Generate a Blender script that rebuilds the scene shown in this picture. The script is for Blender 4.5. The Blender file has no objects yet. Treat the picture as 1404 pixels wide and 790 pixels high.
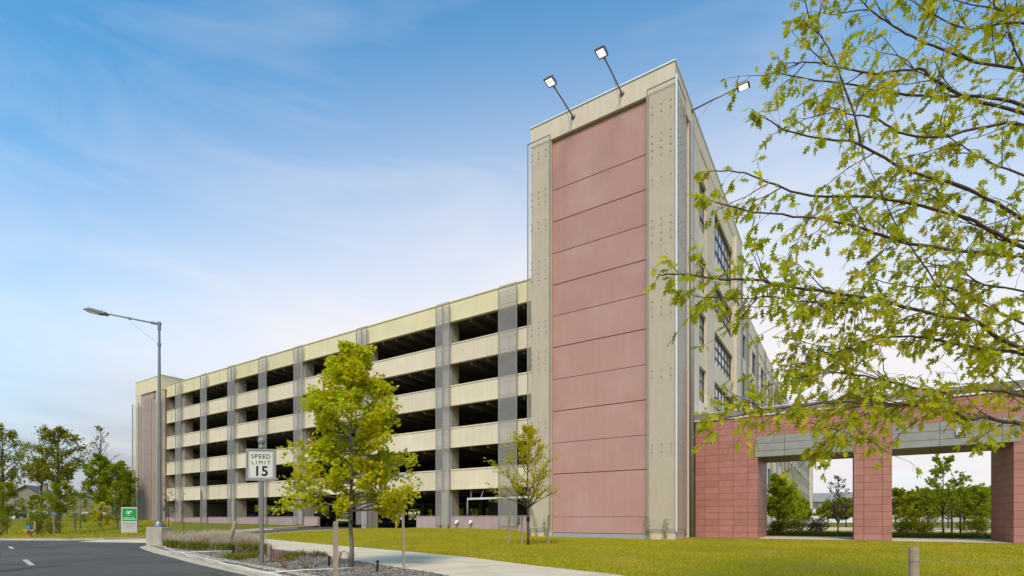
import bpy, bmesh, math, random
import numpy as np
from mathutils import Vector, Matrix, noise
R_ = math.radians
random.seed(11)
S = bpy.context.scene
COL = S.collection

# ------------------------------------------------------------------ frame of the buildings
CN = (9.29, 29.4); LV = (-.8414, .5405); RV = (.5405, .8414)
ROT = math.atan2(-.5405, .8414)           # local x = -LV (towards the right), local y = RV (into the block)
def xy(a, b): return (CN[0]+a*LV[0]+b*RV[0], CN[1]+a*LV[1]+b*RV[1])
def ab(x, y):
    dx, dy = x-CN[0], y-CN[1]
    return dx*LV[0]+dy*LV[1], dx*RV[0]+dy*RV[1]
def ss(e0, e1, x):
    t = min(1, max(0, (x-e0)/(e1-e0))); return t*t*(3-2*t)
def gz(x, y):
    a, b = ab(x, y); d = -b
    zb = .03 + .47*ss(8.9, 11.5, a) + .35*ss(11, 70, a)
    z = zb*(1-ss(4, 15, d))
    z += 1.0*math.exp(-((x+60)/15)**2-((y-80)/18)**2)
    return z

# ------------------------------------------------------------------ materials
def newmat(name):
    m = bpy.data.materials.new(name); m.use_nodes = True
    nt = m.node_tree; nt.nodes.clear()
    out = nt.nodes.new('ShaderNodeOutputMaterial')
    return m, nt, out
def N(nt, t, **kw):
    n = nt.nodes.new(t)
    for k, v in kw.items():
        if k in n.inputs.keys(): n.inputs[k].default_value = v
        else: setattr(n, k, v)
    return n
def ramp(nt, stops, interp='LINEAR'):
    r = nt.nodes.new('ShaderNodeValToRGB'); e = r.color_ramp; e.interpolation = interp
    while len(e.elements) < len(stops): e.elements.new(.5)
    for q, (p, c) in zip(e.elements, stops):
        q.position = p; q.color = tuple(c)+(1,)
    return r
def mul(c, k): return tuple(min(1, x*k) for x in c)
def M(name, c, rough=.75, var=.12, scale=2.0, bump=.15, bscale=30, metal=0, streak=0, spec=.3, c2=None, coord='Object'):
    """procedural surface: base colour broken up by two noises, rain streaks down walls, fine bump"""
    m, nt, out = newmat(name)
    p = N(nt, 'ShaderNodeBsdfPrincipled'); p.inputs['Roughness'].default_value = rough
    p.inputs['Metallic'].default_value = metal; p.inputs['Specular IOR Level'].default_value = spec
    tc = N(nt, 'ShaderNodeTexCoord')
    n1 = N(nt, 'ShaderNodeTexNoise', Scale=scale, Detail=6.0, Roughness=.6)
    nt.links.new(tc.outputs[coord], n1.inputs['Vector'])
    r = ramp(nt, [(.25, mul(c, 1-var)), (.5, c), (.75, c2 if c2 else mul(c, 1+var))])
    nt.links.new(n1.outputs['Fac'], r.inputs['Fac'])
    col = r.outputs['Color']
    if streak:
        mp = N(nt, 'ShaderNodeMapping'); mp.inputs['Scale'].default_value = (2.2, 2.2, .12)
        nt.links.new(tc.outputs[coord], mp.inputs['Vector'])
        n2 = N(nt, 'ShaderNodeTexNoise', Scale=2.0, Detail=5.0, Roughness=.65)
        nt.links.new(mp.outputs[0], n2.inputs['Vector'])
        r2 = ramp(nt, [(.35, (1-streak,)*3), (.6, (1, 1, 1))]); nt.links.new(n2.outputs['Fac'], r2.inputs['Fac'])
        mx = N(nt, 'ShaderNodeMix', data_type='RGBA', blend_type='MULTIPLY'); mx.inputs['Factor'].default_value = 1
        nt.links.new(col, mx.inputs['A']); nt.links.new(r2.outputs['Color'], mx.inputs['B']); col = mx.outputs['Result']
    oi = N(nt, 'ShaderNodeObjectInfo'); orr = N(nt, 'ShaderNodeMapRange'); orr.inputs['To Min'].default_value = .93; orr.inputs['To Max'].default_value = 1.04
    hs = N(nt, 'ShaderNodeHueSaturation'); nt.links.new(oi.outputs['Random'], orr.inputs['Value']); nt.links.new(orr.outputs[0], hs.inputs['Value']); nt.links.new(col, hs.inputs['Color'])
    nt.links.new(hs.outputs[0], p.inputs['Base Color'])
    if bump:
        n3 = N(nt, 'ShaderNodeTexNoise', Scale=bscale, Detail=4.0)
        nt.links.new(tc.outputs[coord], n3.inputs['Vector'])
        b = N(nt, 'ShaderNodeBump', Strength=bump, Distance=.02)
        nt.links.new(n3.outputs['Fac'], b.inputs['Height']); nt.links.new(b.outputs[0], p.inputs['Normal'])
    nt.links.new(p.outputs[0], out.inputs[0])
    return m
def leafmat(name, cols, trans=.35):
    m, nt, out = newmat(name)
    g = N(nt, 'ShaderNodeNewGeometry')
    r = ramp(nt, [(i/(len(cols)-1), c) for i, c in enumerate(cols)])
    nt.links.new(g.outputs['Random Per Island'], r.inputs['Fac'])
    p = N(nt, 'ShaderNodeBsdfPrincipled'); p.inputs['Roughness'].default_value = .55; p.inputs['Specular IOR Level'].default_value = .25
    t = N(nt, 'ShaderNodeBsdfTranslucent')
    hs = N(nt, 'ShaderNodeHueSaturation', Value=1.35, Saturation=1.1)
    nt.links.new(r.outputs[0], hs.inputs['Color']); nt.links.new(hs.outputs[0], t.inputs['Color'])
    nt.links.new(r.outputs[0], p.inputs['Base Color'])
    mx = N(nt, 'ShaderNodeMixShader'); mx.inputs[0].default_value = trans
    nt.links.new(p.outputs[0], mx.inputs[1]); nt.links.new(t.outputs[0], mx.inputs[2]); nt.links.new(mx.outputs[0], out.inputs[0])
    return m
def meshmat(name, c, alpha):
    """fine perforated metal seen from afar: part metal, part open; the weave shows as a faint fine grid"""
    m, nt, out = newmat(name)
    p = N(nt, 'ShaderNodeBsdfPrincipled'); p.inputs['Base Color'].default_value = c+(1,); p.inputs['Roughness'].default_value = .6; p.inputs['Metallic'].default_value = .0
    t = N(nt, 'ShaderNodeBsdfTransparent')
    tc = N(nt, 'ShaderNodeTexCoord'); n = N(nt, 'ShaderNodeTexNoise', Scale=1.3, Detail=3.0)
    nt.links.new(tc.outputs['Object'], n.inputs['Vector'])
    mr = N(nt, 'ShaderNodeMapRange'); mr.inputs['To Min'].default_value = alpha-.08; mr.inputs['To Max'].default_value = alpha+.08
    nt.links.new(n.outputs['Fac'], mr.inputs['Value'])
    mx = N(nt, 'ShaderNodeMixShader'); nt.links.new(mr.outputs[0], mx.inputs[0])
    nt.links.new(t.outputs[0], mx.inputs[1]); nt.links.new(p.outputs[0], mx.inputs[2]); nt.links.new(mx.outputs[0], out.inputs[0])
    return m
def tilemat(name, c, cj, w, h, var=.1, joint=.012):
    m, nt, out = newmat(name)
    p = N(nt, 'ShaderNodeBsdfPrincipled'); p.inputs['Roughness'].default_value = .5; p.inputs['Specular IOR Level'].default_value = .35
    tc = N(nt, 'ShaderNodeTexCoord'); s = N(nt, 'ShaderNodeSeparateXYZ'); nt.links.new(tc.outputs['Object'], s.inputs[0])
    ad = N(nt, 'ShaderNodeMath', operation='ADD'); nt.links.new(s.outputs['X'], ad.inputs[0]); nt.links.new(s.outputs['Y'], ad.inputs[1])
    cb = N(nt, 'ShaderNodeCombineXYZ'); nt.links.new(ad.outputs[0], cb.inputs['X']); nt.links.new(s.outputs['Z'], cb.inputs['Y'])
    br = N(nt, 'ShaderNodeTexBrick', offset=0.0, squash=1.0)
    br.inputs['Scale'].default_value = 1; br.inputs['Brick Width'].default_value = w; br.inputs['Row Height'].default_value = h
    br.inputs['Mortar Size'].default_value = joint; br.inputs['Mortar Smooth'].default_value = .1; br.inputs['Bias'].default_value = 0
    br.inputs['Color1'].default_value = mul(c, 1-var)+(1,); br.inputs['Color2'].default_value = mul(c, 1+var)+(1,); br.inputs['Mortar'].default_value = cj+(1,)
    nt.links.new(cb.outputs[0], br.inputs['Vector'])
    n = N(nt, 'ShaderNodeTexNoise', Scale=3.0, Detail=5.0); nt.links.new(tc.outputs['Object'], n.inputs['Vector'])
    r = ramp(nt, [(.3, (.85,)*3), (.7, (1.0,)*3)]); nt.links.new(n.outputs['Fac'], r.inputs['Fac'])
    mx = N(nt, 'ShaderNodeMix', data_type='RGBA', blend_type='MULTIPLY'); mx.inputs['Factor'].default_value = 1
    nt.links.new(br.outputs['Color'], mx.inputs['A']); nt.links.new(r.outputs[0], mx.inputs['B']); nt.links.new(mx.outputs['Result'], p.inputs['Base Color'])
    b = N(nt, 'ShaderNodeBump', Strength=.5, Distance=.02, invert=True); nt.links.new(br.outputs['Fac'], b.inputs['Height']); nt.links.new(b.outputs[0], p.inputs['Normal'])
    nt.links.new(p.outputs[0], out.inputs[0])
    return m
def glassmat(name, c, rough=.06):
    m, nt, out = newmat(name)
    p = N(nt, 'ShaderNodeBsdfPrincipled'); p.inputs['Base Color'].default_value = c+(1,); p.inputs['Roughness'].default_value = rough
    p.inputs['Specular IOR Level'].default_value = 1.0; p.inputs['Metallic'].default_value = .6
    tc = N(nt, 'ShaderNodeTexCoord'); n = N(nt, 'ShaderNodeTexNoise', Scale=.8); nt.links.new(tc.outputs['Object'], n.inputs['Vector'])
    b = N(nt, 'ShaderNodeBump', Strength=.05, Distance=.05); nt.links.new(n.outputs['Fac'], b.inputs['Height']); nt.links.new(b.outputs[0], p.inputs['Normal'])
    nt.links.new(p.outputs[0], out.inputs[0]); return m
def groundmat(name, stops, scale, bump=.4, rough=.95, fine=25.0, detail_amt=.35):
    m, nt, out = newmat(name)
    p = N(nt, 'ShaderNodeBsdfPrincipled'); p.inputs['Roughness'].default_value = rough; p.inputs['Specular IOR Level'].default_value = .15
    tc = N(nt, 'ShaderNodeTexCoord')
    n1 = N(nt, 'ShaderNodeTexNoise', Scale=scale, Detail=8.0, Roughness=.65); nt.links.new(tc.outputs['Object'], n1.inputs['Vector'])
    n2 = N(nt, 'ShaderNodeTexNoise', Scale=fine, Detail=6.0, Roughness=.7); nt.links.new(tc.outputs['Object'], n2.inputs['Vector'])
    r = ramp(nt, stops); nt.links.new(n1.outputs['Fac'], r.inputs['Fac'])
    r2 = ramp(nt, [(.3, (1-detail_amt,)*3), (.7, (1+0*detail_amt,)*3)]); nt.links.new(n2.outputs['Fac'], r2.inputs['Fac'])
    mx = N(nt, 'ShaderNodeMix', data_type='RGBA', blend_type='MULTIPLY'); mx.inputs['Factor'].default_value = 1
    nt.links.new(r.outputs[0], mx.inputs['A']); nt.links.new(r2.outputs[0], mx.inputs['B']); nt.links.new(mx.outputs['Result'], p.inputs['Base Color'])
    b = N(nt, 'ShaderNodeBump', Strength=bump, Distance=.03); nt.links.new(n2.outputs['Fac'], b.inputs['Height']); nt.links.new(b.outputs[0], p.inputs['Normal'])
    nt.links.new(p.outputs[0], out.inputs[0]); return m

MT = dict(
    beige=M('precast_beige', (.70, .585, .43), .85, .05, .6, .1, 25, streak=.08),
    parapet=M('precast_yellow', (.70, .60, .375), .85, .05, .6, .1, 25, streak=.06),
    beige2=M('tower_beige', (.64, .53, .41), .85, .07, .8, .12, 25, streak=.09),
    column=M('concrete_grey', (.43, .37, .30), .9, .12, 1.5, .15, 25, streak=.15),
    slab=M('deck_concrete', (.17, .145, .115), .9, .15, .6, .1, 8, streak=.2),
    pinkp=M('pink_precast', (.45, .24, .207), .8, .06, .45, .2, 14, streak=.04, c2=(.46, .29, .26)),
    lav=M('mauve_wall', (.42, .30, .29), .8, .08, 1.5, .1, 20, streak=.1),
    seam=M('seam_dark', (.30, .11, .09), .9),
    metal=M('galvanised', (.27, .265, .26), .55, .08, 3, .05, 40, metal=.2),
    white_metal=M('white_trim', (.75, .76, .78), .35, .04, 2, .0, metal=.2),
    dark=M('dark_metal', (.05, .05, .055), .45, .1, 3, .05),
    grey_metal=M('pole_grey', (.22, .22, .22), .4, .1, 4, .05, metal=.5),
    frame=M('window_frame', (.10, .105, .11), .4, .1, 3, 0, metal=.4),
    panel=M('grey_panel', (.33, .33, .34), .5, .06, 1.5, .05),
    glass=glassmat('window_glass', (.30, .31, .32)),
    dglass=M('dark_glass', (.035, .037, .04), .35, .2, 1, 0, spec=.25),
    screen=meshmat('perforated_screen', (.45, .40, .37), .42),
    screenb=meshmat('tower_screen', (.56, .465, .35), .38),
    redtile=tilemat('red_tile', (.42, .175, .14), (.17, .06, .045), .83, .40, .075),
    greytile=tilemat('grey_tile', (.30, .28, .26), (.05, .05, .055), 2.35, .44, .03),
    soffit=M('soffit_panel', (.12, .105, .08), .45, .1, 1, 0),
    roofband=M('roof_band', (.24, .20, .195), .5, .1, 2, .05),
    asphalt=groundmat('asphalt', [(.3, (.112, .097, .082)), (.5, (.135, .118, .10)), (.7, (.165, .145, .125))], .35, .3, .85, 60, .3),
    conc=groundmat('pavement_concrete', [(.3, (.58, .465, .32)), (.6, (.74, .60, .42)), (.8, (.79, .65, .47))], .9, .15, .85, 40, .12),
    kerb=groundmat('kerb_concrete', [(.3, (.46, .39, .29)), (.6, (.60, .51, .39)), (.8, (.66, .57, .45))], 1.5, .15, .85, 30, .2),
    grass=groundmat('lawn_soil', [(.25, (.40, .29, .16)), (.36, (.40, .30, .03)), (.55, (.34, .30, .008)), (.8, (.25, .27, .006))], .45, .8, .95, 14, .45),
    grassfar=groundmat('rough_grass', [(.25, (.27, .22, .05)), (.45, (.23, .22, .02)), (.7, (.15, .18, .015))], .25, .8, .95, 6, .5),
    mulch=groundmat('mulch', [(.3, (.10, .075, .055)), (.6, (.19, .15, .12)), (.8, (.25, .21, .17))], 3, 1.0, .95, 30, .5),
    mulchbit=leafmat('mulch_bits', [(.09, .065, .05), (.18, .14, .11), (.30, .25, .21), (.13, .10, .08), (.38, .33, .28)], 0.02),
    bark=M('bark_grey', (.20, .16, .125), .95, .3, 8, .6, 30),
    bark2=M('bark_dark', (.085, .065, .05), .95, .3, 8, .6, 30),
    twig=M('bark_twig', (.10, .065, .05), .85, .3, 10, .3, 40),
    wood=M('stake_wood', (.36, .27, .19), .9, .2, 6, .4, 40, streak=.3),
    black=M('black_plastic', (.012, .012, .013), .4, .1, 3, 0),
    white=M('white_paint', (.78, .78, .76), .5, .05, 2, 0),
    signface=M('sign_white', (.66, .64, .56), .45, .04, 2, 0),
    signgrey=M('sign_grey', (.48, .46, .43), .6, .05, 3, .05),
    green=M('sign_green', (.01, .30, .045), .4, .05, 2, 0),
    navy=M('sign_navy', (.015, .03, .045), .4, .05, 2, 0),
    red=M('sign_red', (.55, .02, .04), .4, .05, 2, 0),
    yellow=M('hydrant_yellow', (.42, .27, .04), .6, .1, 6, .1),
    blue=M('hydrant_blue', (.03, .16, .33), .6, .1, 6, .1),
    roof=M('house_roof', (.12, .12, .135), .9, .15, 2, .3, 10),
    siding=M('house_siding', (.27, .24, .19), .8, .08, 1, .1, 10, streak=.1),
    tan=M('house_tan', (.25, .21, .14), .8, .08, 1, .1, 10, streak=.1),
    line=M('road_paint', (.50, .45, .33), .7, .15, 6, .1, 30),
    paint_dark=M('car_dark', (.02, .022, .027), .25, .1, 2, 0, spec=.6),
    paint_white=M('car_white', (.70, .71, .72), .25, .03, 2, 0, spec=.6),
    paint_grey=M('car_silver', (.30, .31, .33), .3, .05, 2, 0, metal=.4, spec=.6),
    paint_blue=M('car_blue', (.03, .07, .22), .25, .05, 2, 0, spec=.6),
    tyre=M('tyre', (.02, .02, .02), .8, .1, 5, .1),
    l_maple=leafmat('maple_leaves', [(.30, .36, .008), (.46, .50, .010), (.60, .56, .010), (.42, .47, .008), (.70, .58, .02), (.56, .38, .05)], .55),
    l_oak=leafmat('oak_leaves', [(.22, .25, .010), (.44, .45, .012), (.33, .35, .010), (.56, .50, .015), (.50, .36, .03)], .55),
    l_elm=leafmat('elm_leaves', [(.44, .40, .012), (.62, .54, .02), (.54, .48, .015), (.56, .40, .03)], .55),
    l_dark=leafmat('dark_leaves', [(.16, .18, .015), (.26, .25, .02), (.33, .28, .025), (.20, .20, .018)], .55),
    l_mid=leafmat('mid_leaves', [(.17, .22, .015), (.28, .33, .02), (.36, .37, .02), (.22, .27, .015)], .55),
    l_bright=leafmat('bright_leaves', [(.20, .23, .012), (.28, .30, .015), (.33, .32, .02), (.24, .26, .015)], .42),
    l_purple=leafmat('purple_leaves', [(.08, .045, .05), (.12, .07, .06), (.14, .11, .05), (.07, .05, .045)], .3),
    l_grass=leafmat('grass_blades', [(.34, .31, .004), (.46, .39, .005), (.54, .43, .007), (.60, .44, .02), (.40, .36, .004), (.27, .29, .004)], .35),
    l_fount=leafmat('fountain_grass', [(.50, .40, .28), (.62, .50, .36), (.52, .38, .30), (.72, .60, .40), (.40, .31, .20)], .45),
    l_low=leafmat('low_green', [(.12, .15, .015), (.20, .20, .02), (.28, .23, .03), (.10, .13, .015)], .3),
    petal=leafmat('pink_petals', [(.60, .07, .30), (.72, .15, .42), (.50, .05, .26)], .3),
)
def lampmat():
    m, nt, out = newmat('lamp_glow'); e = N(nt, 'ShaderNodeEmission')
    tc = N(nt, 'ShaderNodeTexCoord'); n = N(nt, 'ShaderNodeTexNoise', Scale=8.0); nt.links.new(tc.outputs['Object'], n.inputs['Vector'])
    r = ramp(nt, [(.3, (1, .86, .55)), (.6, (1, .97, .88))]); nt.links.new(n.outputs['Fac'], r.inputs[0]); nt.links.new(r.outputs[0], e.inputs['Color'])
    e.inputs['Strength'].default_value = 1.6; nt.links.new(e.outputs[0], out.inputs[0]); return m
MT['glow'] = lampmat()
def patchy(m, scale=.5, straw=(.62, .44, .08)):
    nt = m.node_tree; p = [n for n in nt.nodes if n.type == 'BSDF_PRINCIPLED'][0]; hs = [n for n in nt.nodes if n.type == 'HUE_SAT'][0]
    rp = [n for n in nt.nodes if n.type == 'VALTORGB'][0]
    tc = N(nt, 'ShaderNodeTexCoord'); n1 = N(nt, 'ShaderNodeTexNoise', Scale=scale, Detail=6.0, Roughness=.7); nt.links.new(tc.outputs['Object'], n1.inputs['Vector'])
    r1 = ramp(nt, [(.30, (.95, .95, .95)), (.42, (.35, .35, .35)), (.52, (0, 0, 0)), (.66, (.5, .5, .5))]); nt.links.new(n1.outputs['Fac'], r1.inputs[0])
    mx = N(nt, 'ShaderNodeMix', data_type='RGBA'); nt.links.new(r1.outputs[0], mx.inputs['Factor']); nt.links.new(rp.outputs[0], mx.inputs['A']); mx.inputs['B'].default_value = straw+(1,)
    n2 = N(nt, 'ShaderNodeTexNoise', Scale=.16, Detail=7.0, Roughness=.75, Distortion=.8); nt.links.new(tc.outputs['Object'], n2.inputs['Vector'])
    r2 = ramp(nt, [(.42, (0, 0, 0)), (.60, (.42, .42, .42))]); nt.links.new(n2.outputs['Fac'], r2.inputs[0])
    m2 = N(nt, 'ShaderNodeMix', data_type='RGBA'); nt.links.new(r2.outputs[0], m2.inputs['Factor']); nt.links.new(mx.outputs['Result'], m2.inputs['A']); m2.inputs['B'].default_value = (.20, .26, .008, 1)
    nt.links.new(m2.outputs['Result'], p.inputs['Base Color']); nt.links.new(m2.outputs['Result'], hs.inputs['Color'])
patchy(MT['l_grass'])

# ------------------------------------------------------------------ mesh building
class MB:
    def __init__(s): s.v = []; s.f = []; s.m = []
    def poly(s, pts, mi=0):
        n = len(s.v); s.v += [tuple(p) for p in pts]; s.f.append(tuple(range(n, n+len(pts)))); s.m.append(mi); return s
    def box(s, x0, x1, y0, y1, z0, z1, mi=0):
        n = len(s.v)
        s.v += [(x, y, z) for z in (z0, z1) for y in (y0, y1) for x in (x0, x1)]
        for f in ((0,2,3,1),(4,5,7,6),(0,1,5,4),(2,6,7,3),(0,4,6,2),(1,3,7,5)):
            s.f.append(tuple(n+i for i in f)); s.m.append(mi)
        return s
    def tube(s, pts, rads, n=8, mi=0, cap=True):
        if not hasattr(rads, '__len__'): rads = [rads]*len(pts)
        P = [Vector(p) for p in pts]; base = len(s.v); up = None
        for i, p in enumerate(P):
            t = (P[min(i+1, len(P)-1)]-P[max(i-1, 0)])
            t = t.normalized() if t.length > 1e-9 else Vector((0, 0, 1))
            if up is None: up = t.orthogonal().normalized()
            up = (up-t*up.dot(t)); up = up.normalized() if up.length > 1e-6 else t.orthogonal().normalized()
            w = t.cross(up)
            for k in range(n):
                an = 2*math.pi*k/n
                q = p+(up*math.cos(an)+w*math.sin(an))*rads[i]; s.v.append(tuple(q))
        for i in range(len(P)-1):
            for k in range(n):
                a = base+i*n+k; b = base+i*n+(k+1) % n
                s.f.append((a, b, b+n, a+n)); s.m.append(mi)
        if cap:
            s.f.append(tuple(base+k for k in reversed(range(n)))); s.m.append(mi)
            s.f.append(tuple(base+(len(P)-1)*n+k for k in range(n))); s.m.append(mi)
        return s
    def cyl(s, x, y, z0, z1, r, n=16, mi=0, r2=None): return s.tube([(x, y, z0), (x, y, z1)], [r, r if r2 is None else r2], n, mi)
    def lathe(s, x, y, prof, n=16, mi=0): return s.tube([(x, y, z) for r, z in prof], [r for r, z in prof], n, mi)
    def prism(s, prof, y0, y1, mi=0, axis='y'):
        """closed profile (x,z) pushed from y0 to y1"""
        n = len(s.v); k = len(prof)
        for y in (y0, y1): s.v += [((x, y, z) if axis == 'y' else (y, x, z)) for x, z in prof]
        s.f.append(tuple(range(n, n+k))); s.m.append(mi); s.f.append(tuple(reversed(range(n+k, n+2*k)))); s.m.append(mi)
        for i in range(k):
            j = (i+1) % k; s.f.append((n+i, n+k+i, n+k+j, n+j)); s.m.append(mi)
        return s
    def build(s, name, mats, parent=None, smooth=False, bevel=0):
        me = bpy.data.meshes.new(name); me.from_pydata(s.v, [], s.f)
        if not isinstance(mats, (list, tuple)): mats = [mats]
        for m in mats: me.materials.append(MT[m] if isinstance(m, str) else m)
        if len(mats) > 1: me.polygons.foreach_set('material_index', s.m)
        if smooth: me.polygons.foreach_set('use_smooth', [True]*len(s.f))
        me.update()
        o = bpy.data.objects.new(name, me); COL.objects.link(o)
        if parent: o.parent = parent
        if bevel:
            b = o.modifiers.new('bevel', 'BEVEL'); b.width = bevel; b.segments = 2; b.limit_method = 'ANGLE'
        return o
def tag(o, label=None, cat=None, group=None, kind=None):
    for k, v in (('label', label), ('category', cat), ('group', group), ('kind', kind)):
        if v: o[k] = v
    return o
def thing(name, label, cat, loc=(0, 0, 0), rz=0, group=None):
    o = bpy.data.objects.new(name, None); o.empty_display_size = .3; COL.objects.link(o)
    o.location = loc; o.rotation_euler = (0, 0, rz)
    return tag(o, label, cat, group)
def dup(root, loc, rz=0, label=None, scale=1):
    r = root.copy(); COL.objects.link(r); r.location = loc; r.rotation_euler = (0, 0, rz); r.scale = (scale,)*3
    if label: r['label'] = label
    for ch in list(root.children):
        c = ch.copy(); COL.objects.link(c); c.parent = r
        for g in list(ch.children):
            d = g.copy(); COL.objects.link(d); d.parent = c
    return r
BL = (CN[0], CN[1], 0)

# ------------------------------------------------------------------ ground sheets
def sheet(name, poly, zoff, mat, step=1.0, kind='structure', zf=None, label=None):
    bm = bmesh.new()
    vs = [bm.verts.new((x, y, 0)) for x, y in poly]
    bm.faces.new(vs); bmesh.ops.triangulate(bm, faces=bm.faces[:])
    xs = [p[0] for p in poly]; ys = [p[1] for p in poly]
    for ax, lo, hi in ((0, min(xs), max(xs)), (1, min(ys), max(ys))):
        t = math.floor(lo/step)*step+step+.0137
        while t < hi:
            co = [0, 0, 0]; no = [0, 0, 0]; co[ax] = t; no[ax] = 1
            bmesh.ops.bisect_plane(bm, geom=bm.verts[:]+bm.edges[:]+bm.faces[:], plane_co=co, plane_no=no); t += step
    for v in bm.verts: v.co.z = gz(v.co.x, v.co.y)+zoff+(zf(v.co.x, v.co.y) if zf else 0)
    bmesh.ops.recalc_face_normals(bm, faces=bm.faces[:])
    if sum(f.normal.z for f in bm.faces) < 0: bmesh.ops.reverse_faces(bm, faces=bm.faces[:])
    me = bpy.data.meshes.new(name); bm.to_mesh(me); bm.free(); me.materials.append(MT[mat])
    me.polygons.foreach_set('use_smooth', [True]*len(me.polygons))
    o = bpy.data.objects.new(name, me); COL.objects.link(o); tag(o, kind=kind); return o

SW_TOP = [(-17.6, 32.9), (-17.3, 32.3), (-14.9, 30.1), (-12.25, 27.7), (-9.2, 24.6), (-6.14, 21.46), (-3.8, 18.9), (-1.42, 16.2), (.7, 13.04), (2.18, 11.16), (3.4, 8.6), (4.0, 5.5), (4.1, 2), (4.1, -6)]
SW_BOT = [(-16.9, 28.6), (-15.6, 26.6), (-13.6, 24.5), (-11.21, 22.3), (-7.25, 18.16), (-4.62, 14.88), (-1.54, 11.16), (.3, 8), (1.1, 5), (1.2, 2), (1.2, -6)]
KERB0 = [(-1.2, -6), (-1.2, 2), (-1.6, 6.2), (-3.0, 8.6), (-6.2, 11.9), (-9.8, 15.5), (-12.2, 18.1), (-14.4, 20.4), (-16.6, 22.9), (-17.8, 24.4), (-18.25, 25.4), (-18.2, 26.5), (-17.7, 27.5), (-16.9, 28.6)]
KERB = [(x+(.42 if y < 27 else .25), y+(.25 if y < 27 else 0)) if y < 28 else (x, y) for x, y in KERB0]
FARK = [(-90, 40), (-60, 35.6), (-31.5, 32.2), (-27.5, 32.0), (-25.8, 32.6), (-24.2, 34.2), (-22.4, 36.6), (-20.7, 38.4), (-18.4, 39.6), (-17.2, 42.0), (-17.6, 44.5), (-17.9, 46.9)]
DRV_LO = [(-17.6, 32.9), (-16.6, 34.2), (-14.8, 35.3), (-12.2, 36.2), (-9.6, 37.6), (-8.0, 39.2), (-7.7, 40.6)]
road_poly = KERB + DRV_LO + [xy(20.6, .6), xy(32.5, .6)] + FARK[::-1] + [(-90, 8), (-40, -6)]
# the wide sheet that reaches the horizon
def rings():
    xs = sorted(set([-900, -600, -400, -280, -200, -150, -120] + list(range(-100, 101, 4)) + [120, 150, 200, 280, 400, 600, 900]))
    ys = sorted(set([-300, -150, -80, -40] + list(range(-20, 141, 4)) + [160, 200, 260, 340, 460, 620, 900, 1300]))
    return xs, ys
xs, ys = rings(); mb = MB(); nx = len(xs)
mb.v = [(x, y, gz(x, y)-.2) for y in ys for x in xs]
for j in range(len(ys)-1):
    for i in range(nx-1): mb.f.append((j*nx+i, j*nx+i+1, (j+1)*nx+i+1, (j+1)*nx+i)); mb.m.append(0)
tag(mb.build('ground', 'grassfar', smooth=True), kind='structure')
def worn(m):
    nt = m.node_tree; p = [n for n in nt.nodes if n.type == 'BSDF_PRINCIPLED'][0]; src = p.inputs['Base Color'].links[0].from_socket
    tc = N(nt, 'ShaderNodeTexCoord'); n1 = N(nt, 'ShaderNodeTexNoise', Scale=.22, Detail=3.0, Distortion=1.0); nt.links.new(tc.outputs['Object'], n1.inputs['Vector'])
    ds = N(nt, 'ShaderNodeTexNoise', Scale=1.5, Detail=4.0); nt.links.new(tc.outputs['Object'], ds.inputs['Vector'])
    mxv = N(nt, 'ShaderNodeMix', data_type='RGBA'); mxv.inputs['Factor'].default_value = .12; nt.links.new(tc.outputs['Object'], mxv.inputs['A']); nt.links.new(ds.outputs['Color'], mxv.inputs['B'])
    vo = N(nt, 'ShaderNodeTexVoronoi', feature='DISTANCE_TO_EDGE', Scale=.25); nt.links.new(mxv.outputs['Result'], vo.inputs['Vector'])
    r1 = ramp(nt, [(.35, (.80, .80, .80)), (.5, (1, 1, 1)), (.65, (1.0, 1.0, 1.0))]); nt.links.new(n1.outputs['Fac'], r1.inputs[0])
    r2 = ramp(nt, [(.0, (.55, .55, .55)), (.006, (.6, .6, .6)), (.010, (1, 1, 1))]); nt.links.new(vo.outputs['Distance'], r2.inputs[0])
    a = N(nt, 'ShaderNodeMix', data_type='RGBA', blend_type='MULTIPLY'); a.inputs['Factor'].default_value = 1; nt.links.new(src, a.inputs['A']); nt.links.new(r1.outputs[0], a.inputs['B'])
    b = N(nt, 'ShaderNodeMix', data_type='RGBA', blend_type='MULTIPLY'); b.inputs['Factor'].default_value = 1; nt.links.new(a.outputs['Result'], b.inputs['A']); nt.links.new(r2.outputs[0], b.inputs['B'])
    nt.links.new(b.outputs['Result'], p.inputs['Base Color'])
worn(MT['asphalt'])
sheet('road', road_poly, -.12, 'asphalt', 1.5)
g1 = xy(0, 3.9); g2 = xy(-34, 3.9)
lawn_poly = SW_TOP[::-1] + DRV_LO[1:] + [xy(20.6, .5), xy(9.4, .9), xy(9.4, 3), xy(.2, 3.9), g2, (90, 10), (90, -6)]
sheet('lawn', lawn_poly, 0, 'grass', 1.2)
far_poly = FARK + [xy(32.5, .6), xy(62, .8), xy(70, 0), xy(70, 60), (-90, 130), (-130, 130), (-130, 40)]
sheet('far_lawn', far_poly, 0, 'grassfar', 2.5)
def bedz(x, y): return 0
sheet('mulch_bed', KERB + SW_BOT, .0, 'mulch', .8)
sheet('sidewalk', SW_TOP + SW_BOT[::-1], .012, 'conc', 1.0)
# apron of concrete where the drive meets the road
sheet('drive_apron', [(-25.2, 29.9), (-25.9, 32.0), (-24.3, 33.9), (-22.6, 36.2), (-19.7, 34.0), (-17.75, 32.6), (-17.0, 28.9), (-18.1, 28.3), (-21.5, 28.9)], -.112, 'conc', 1.2)
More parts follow.
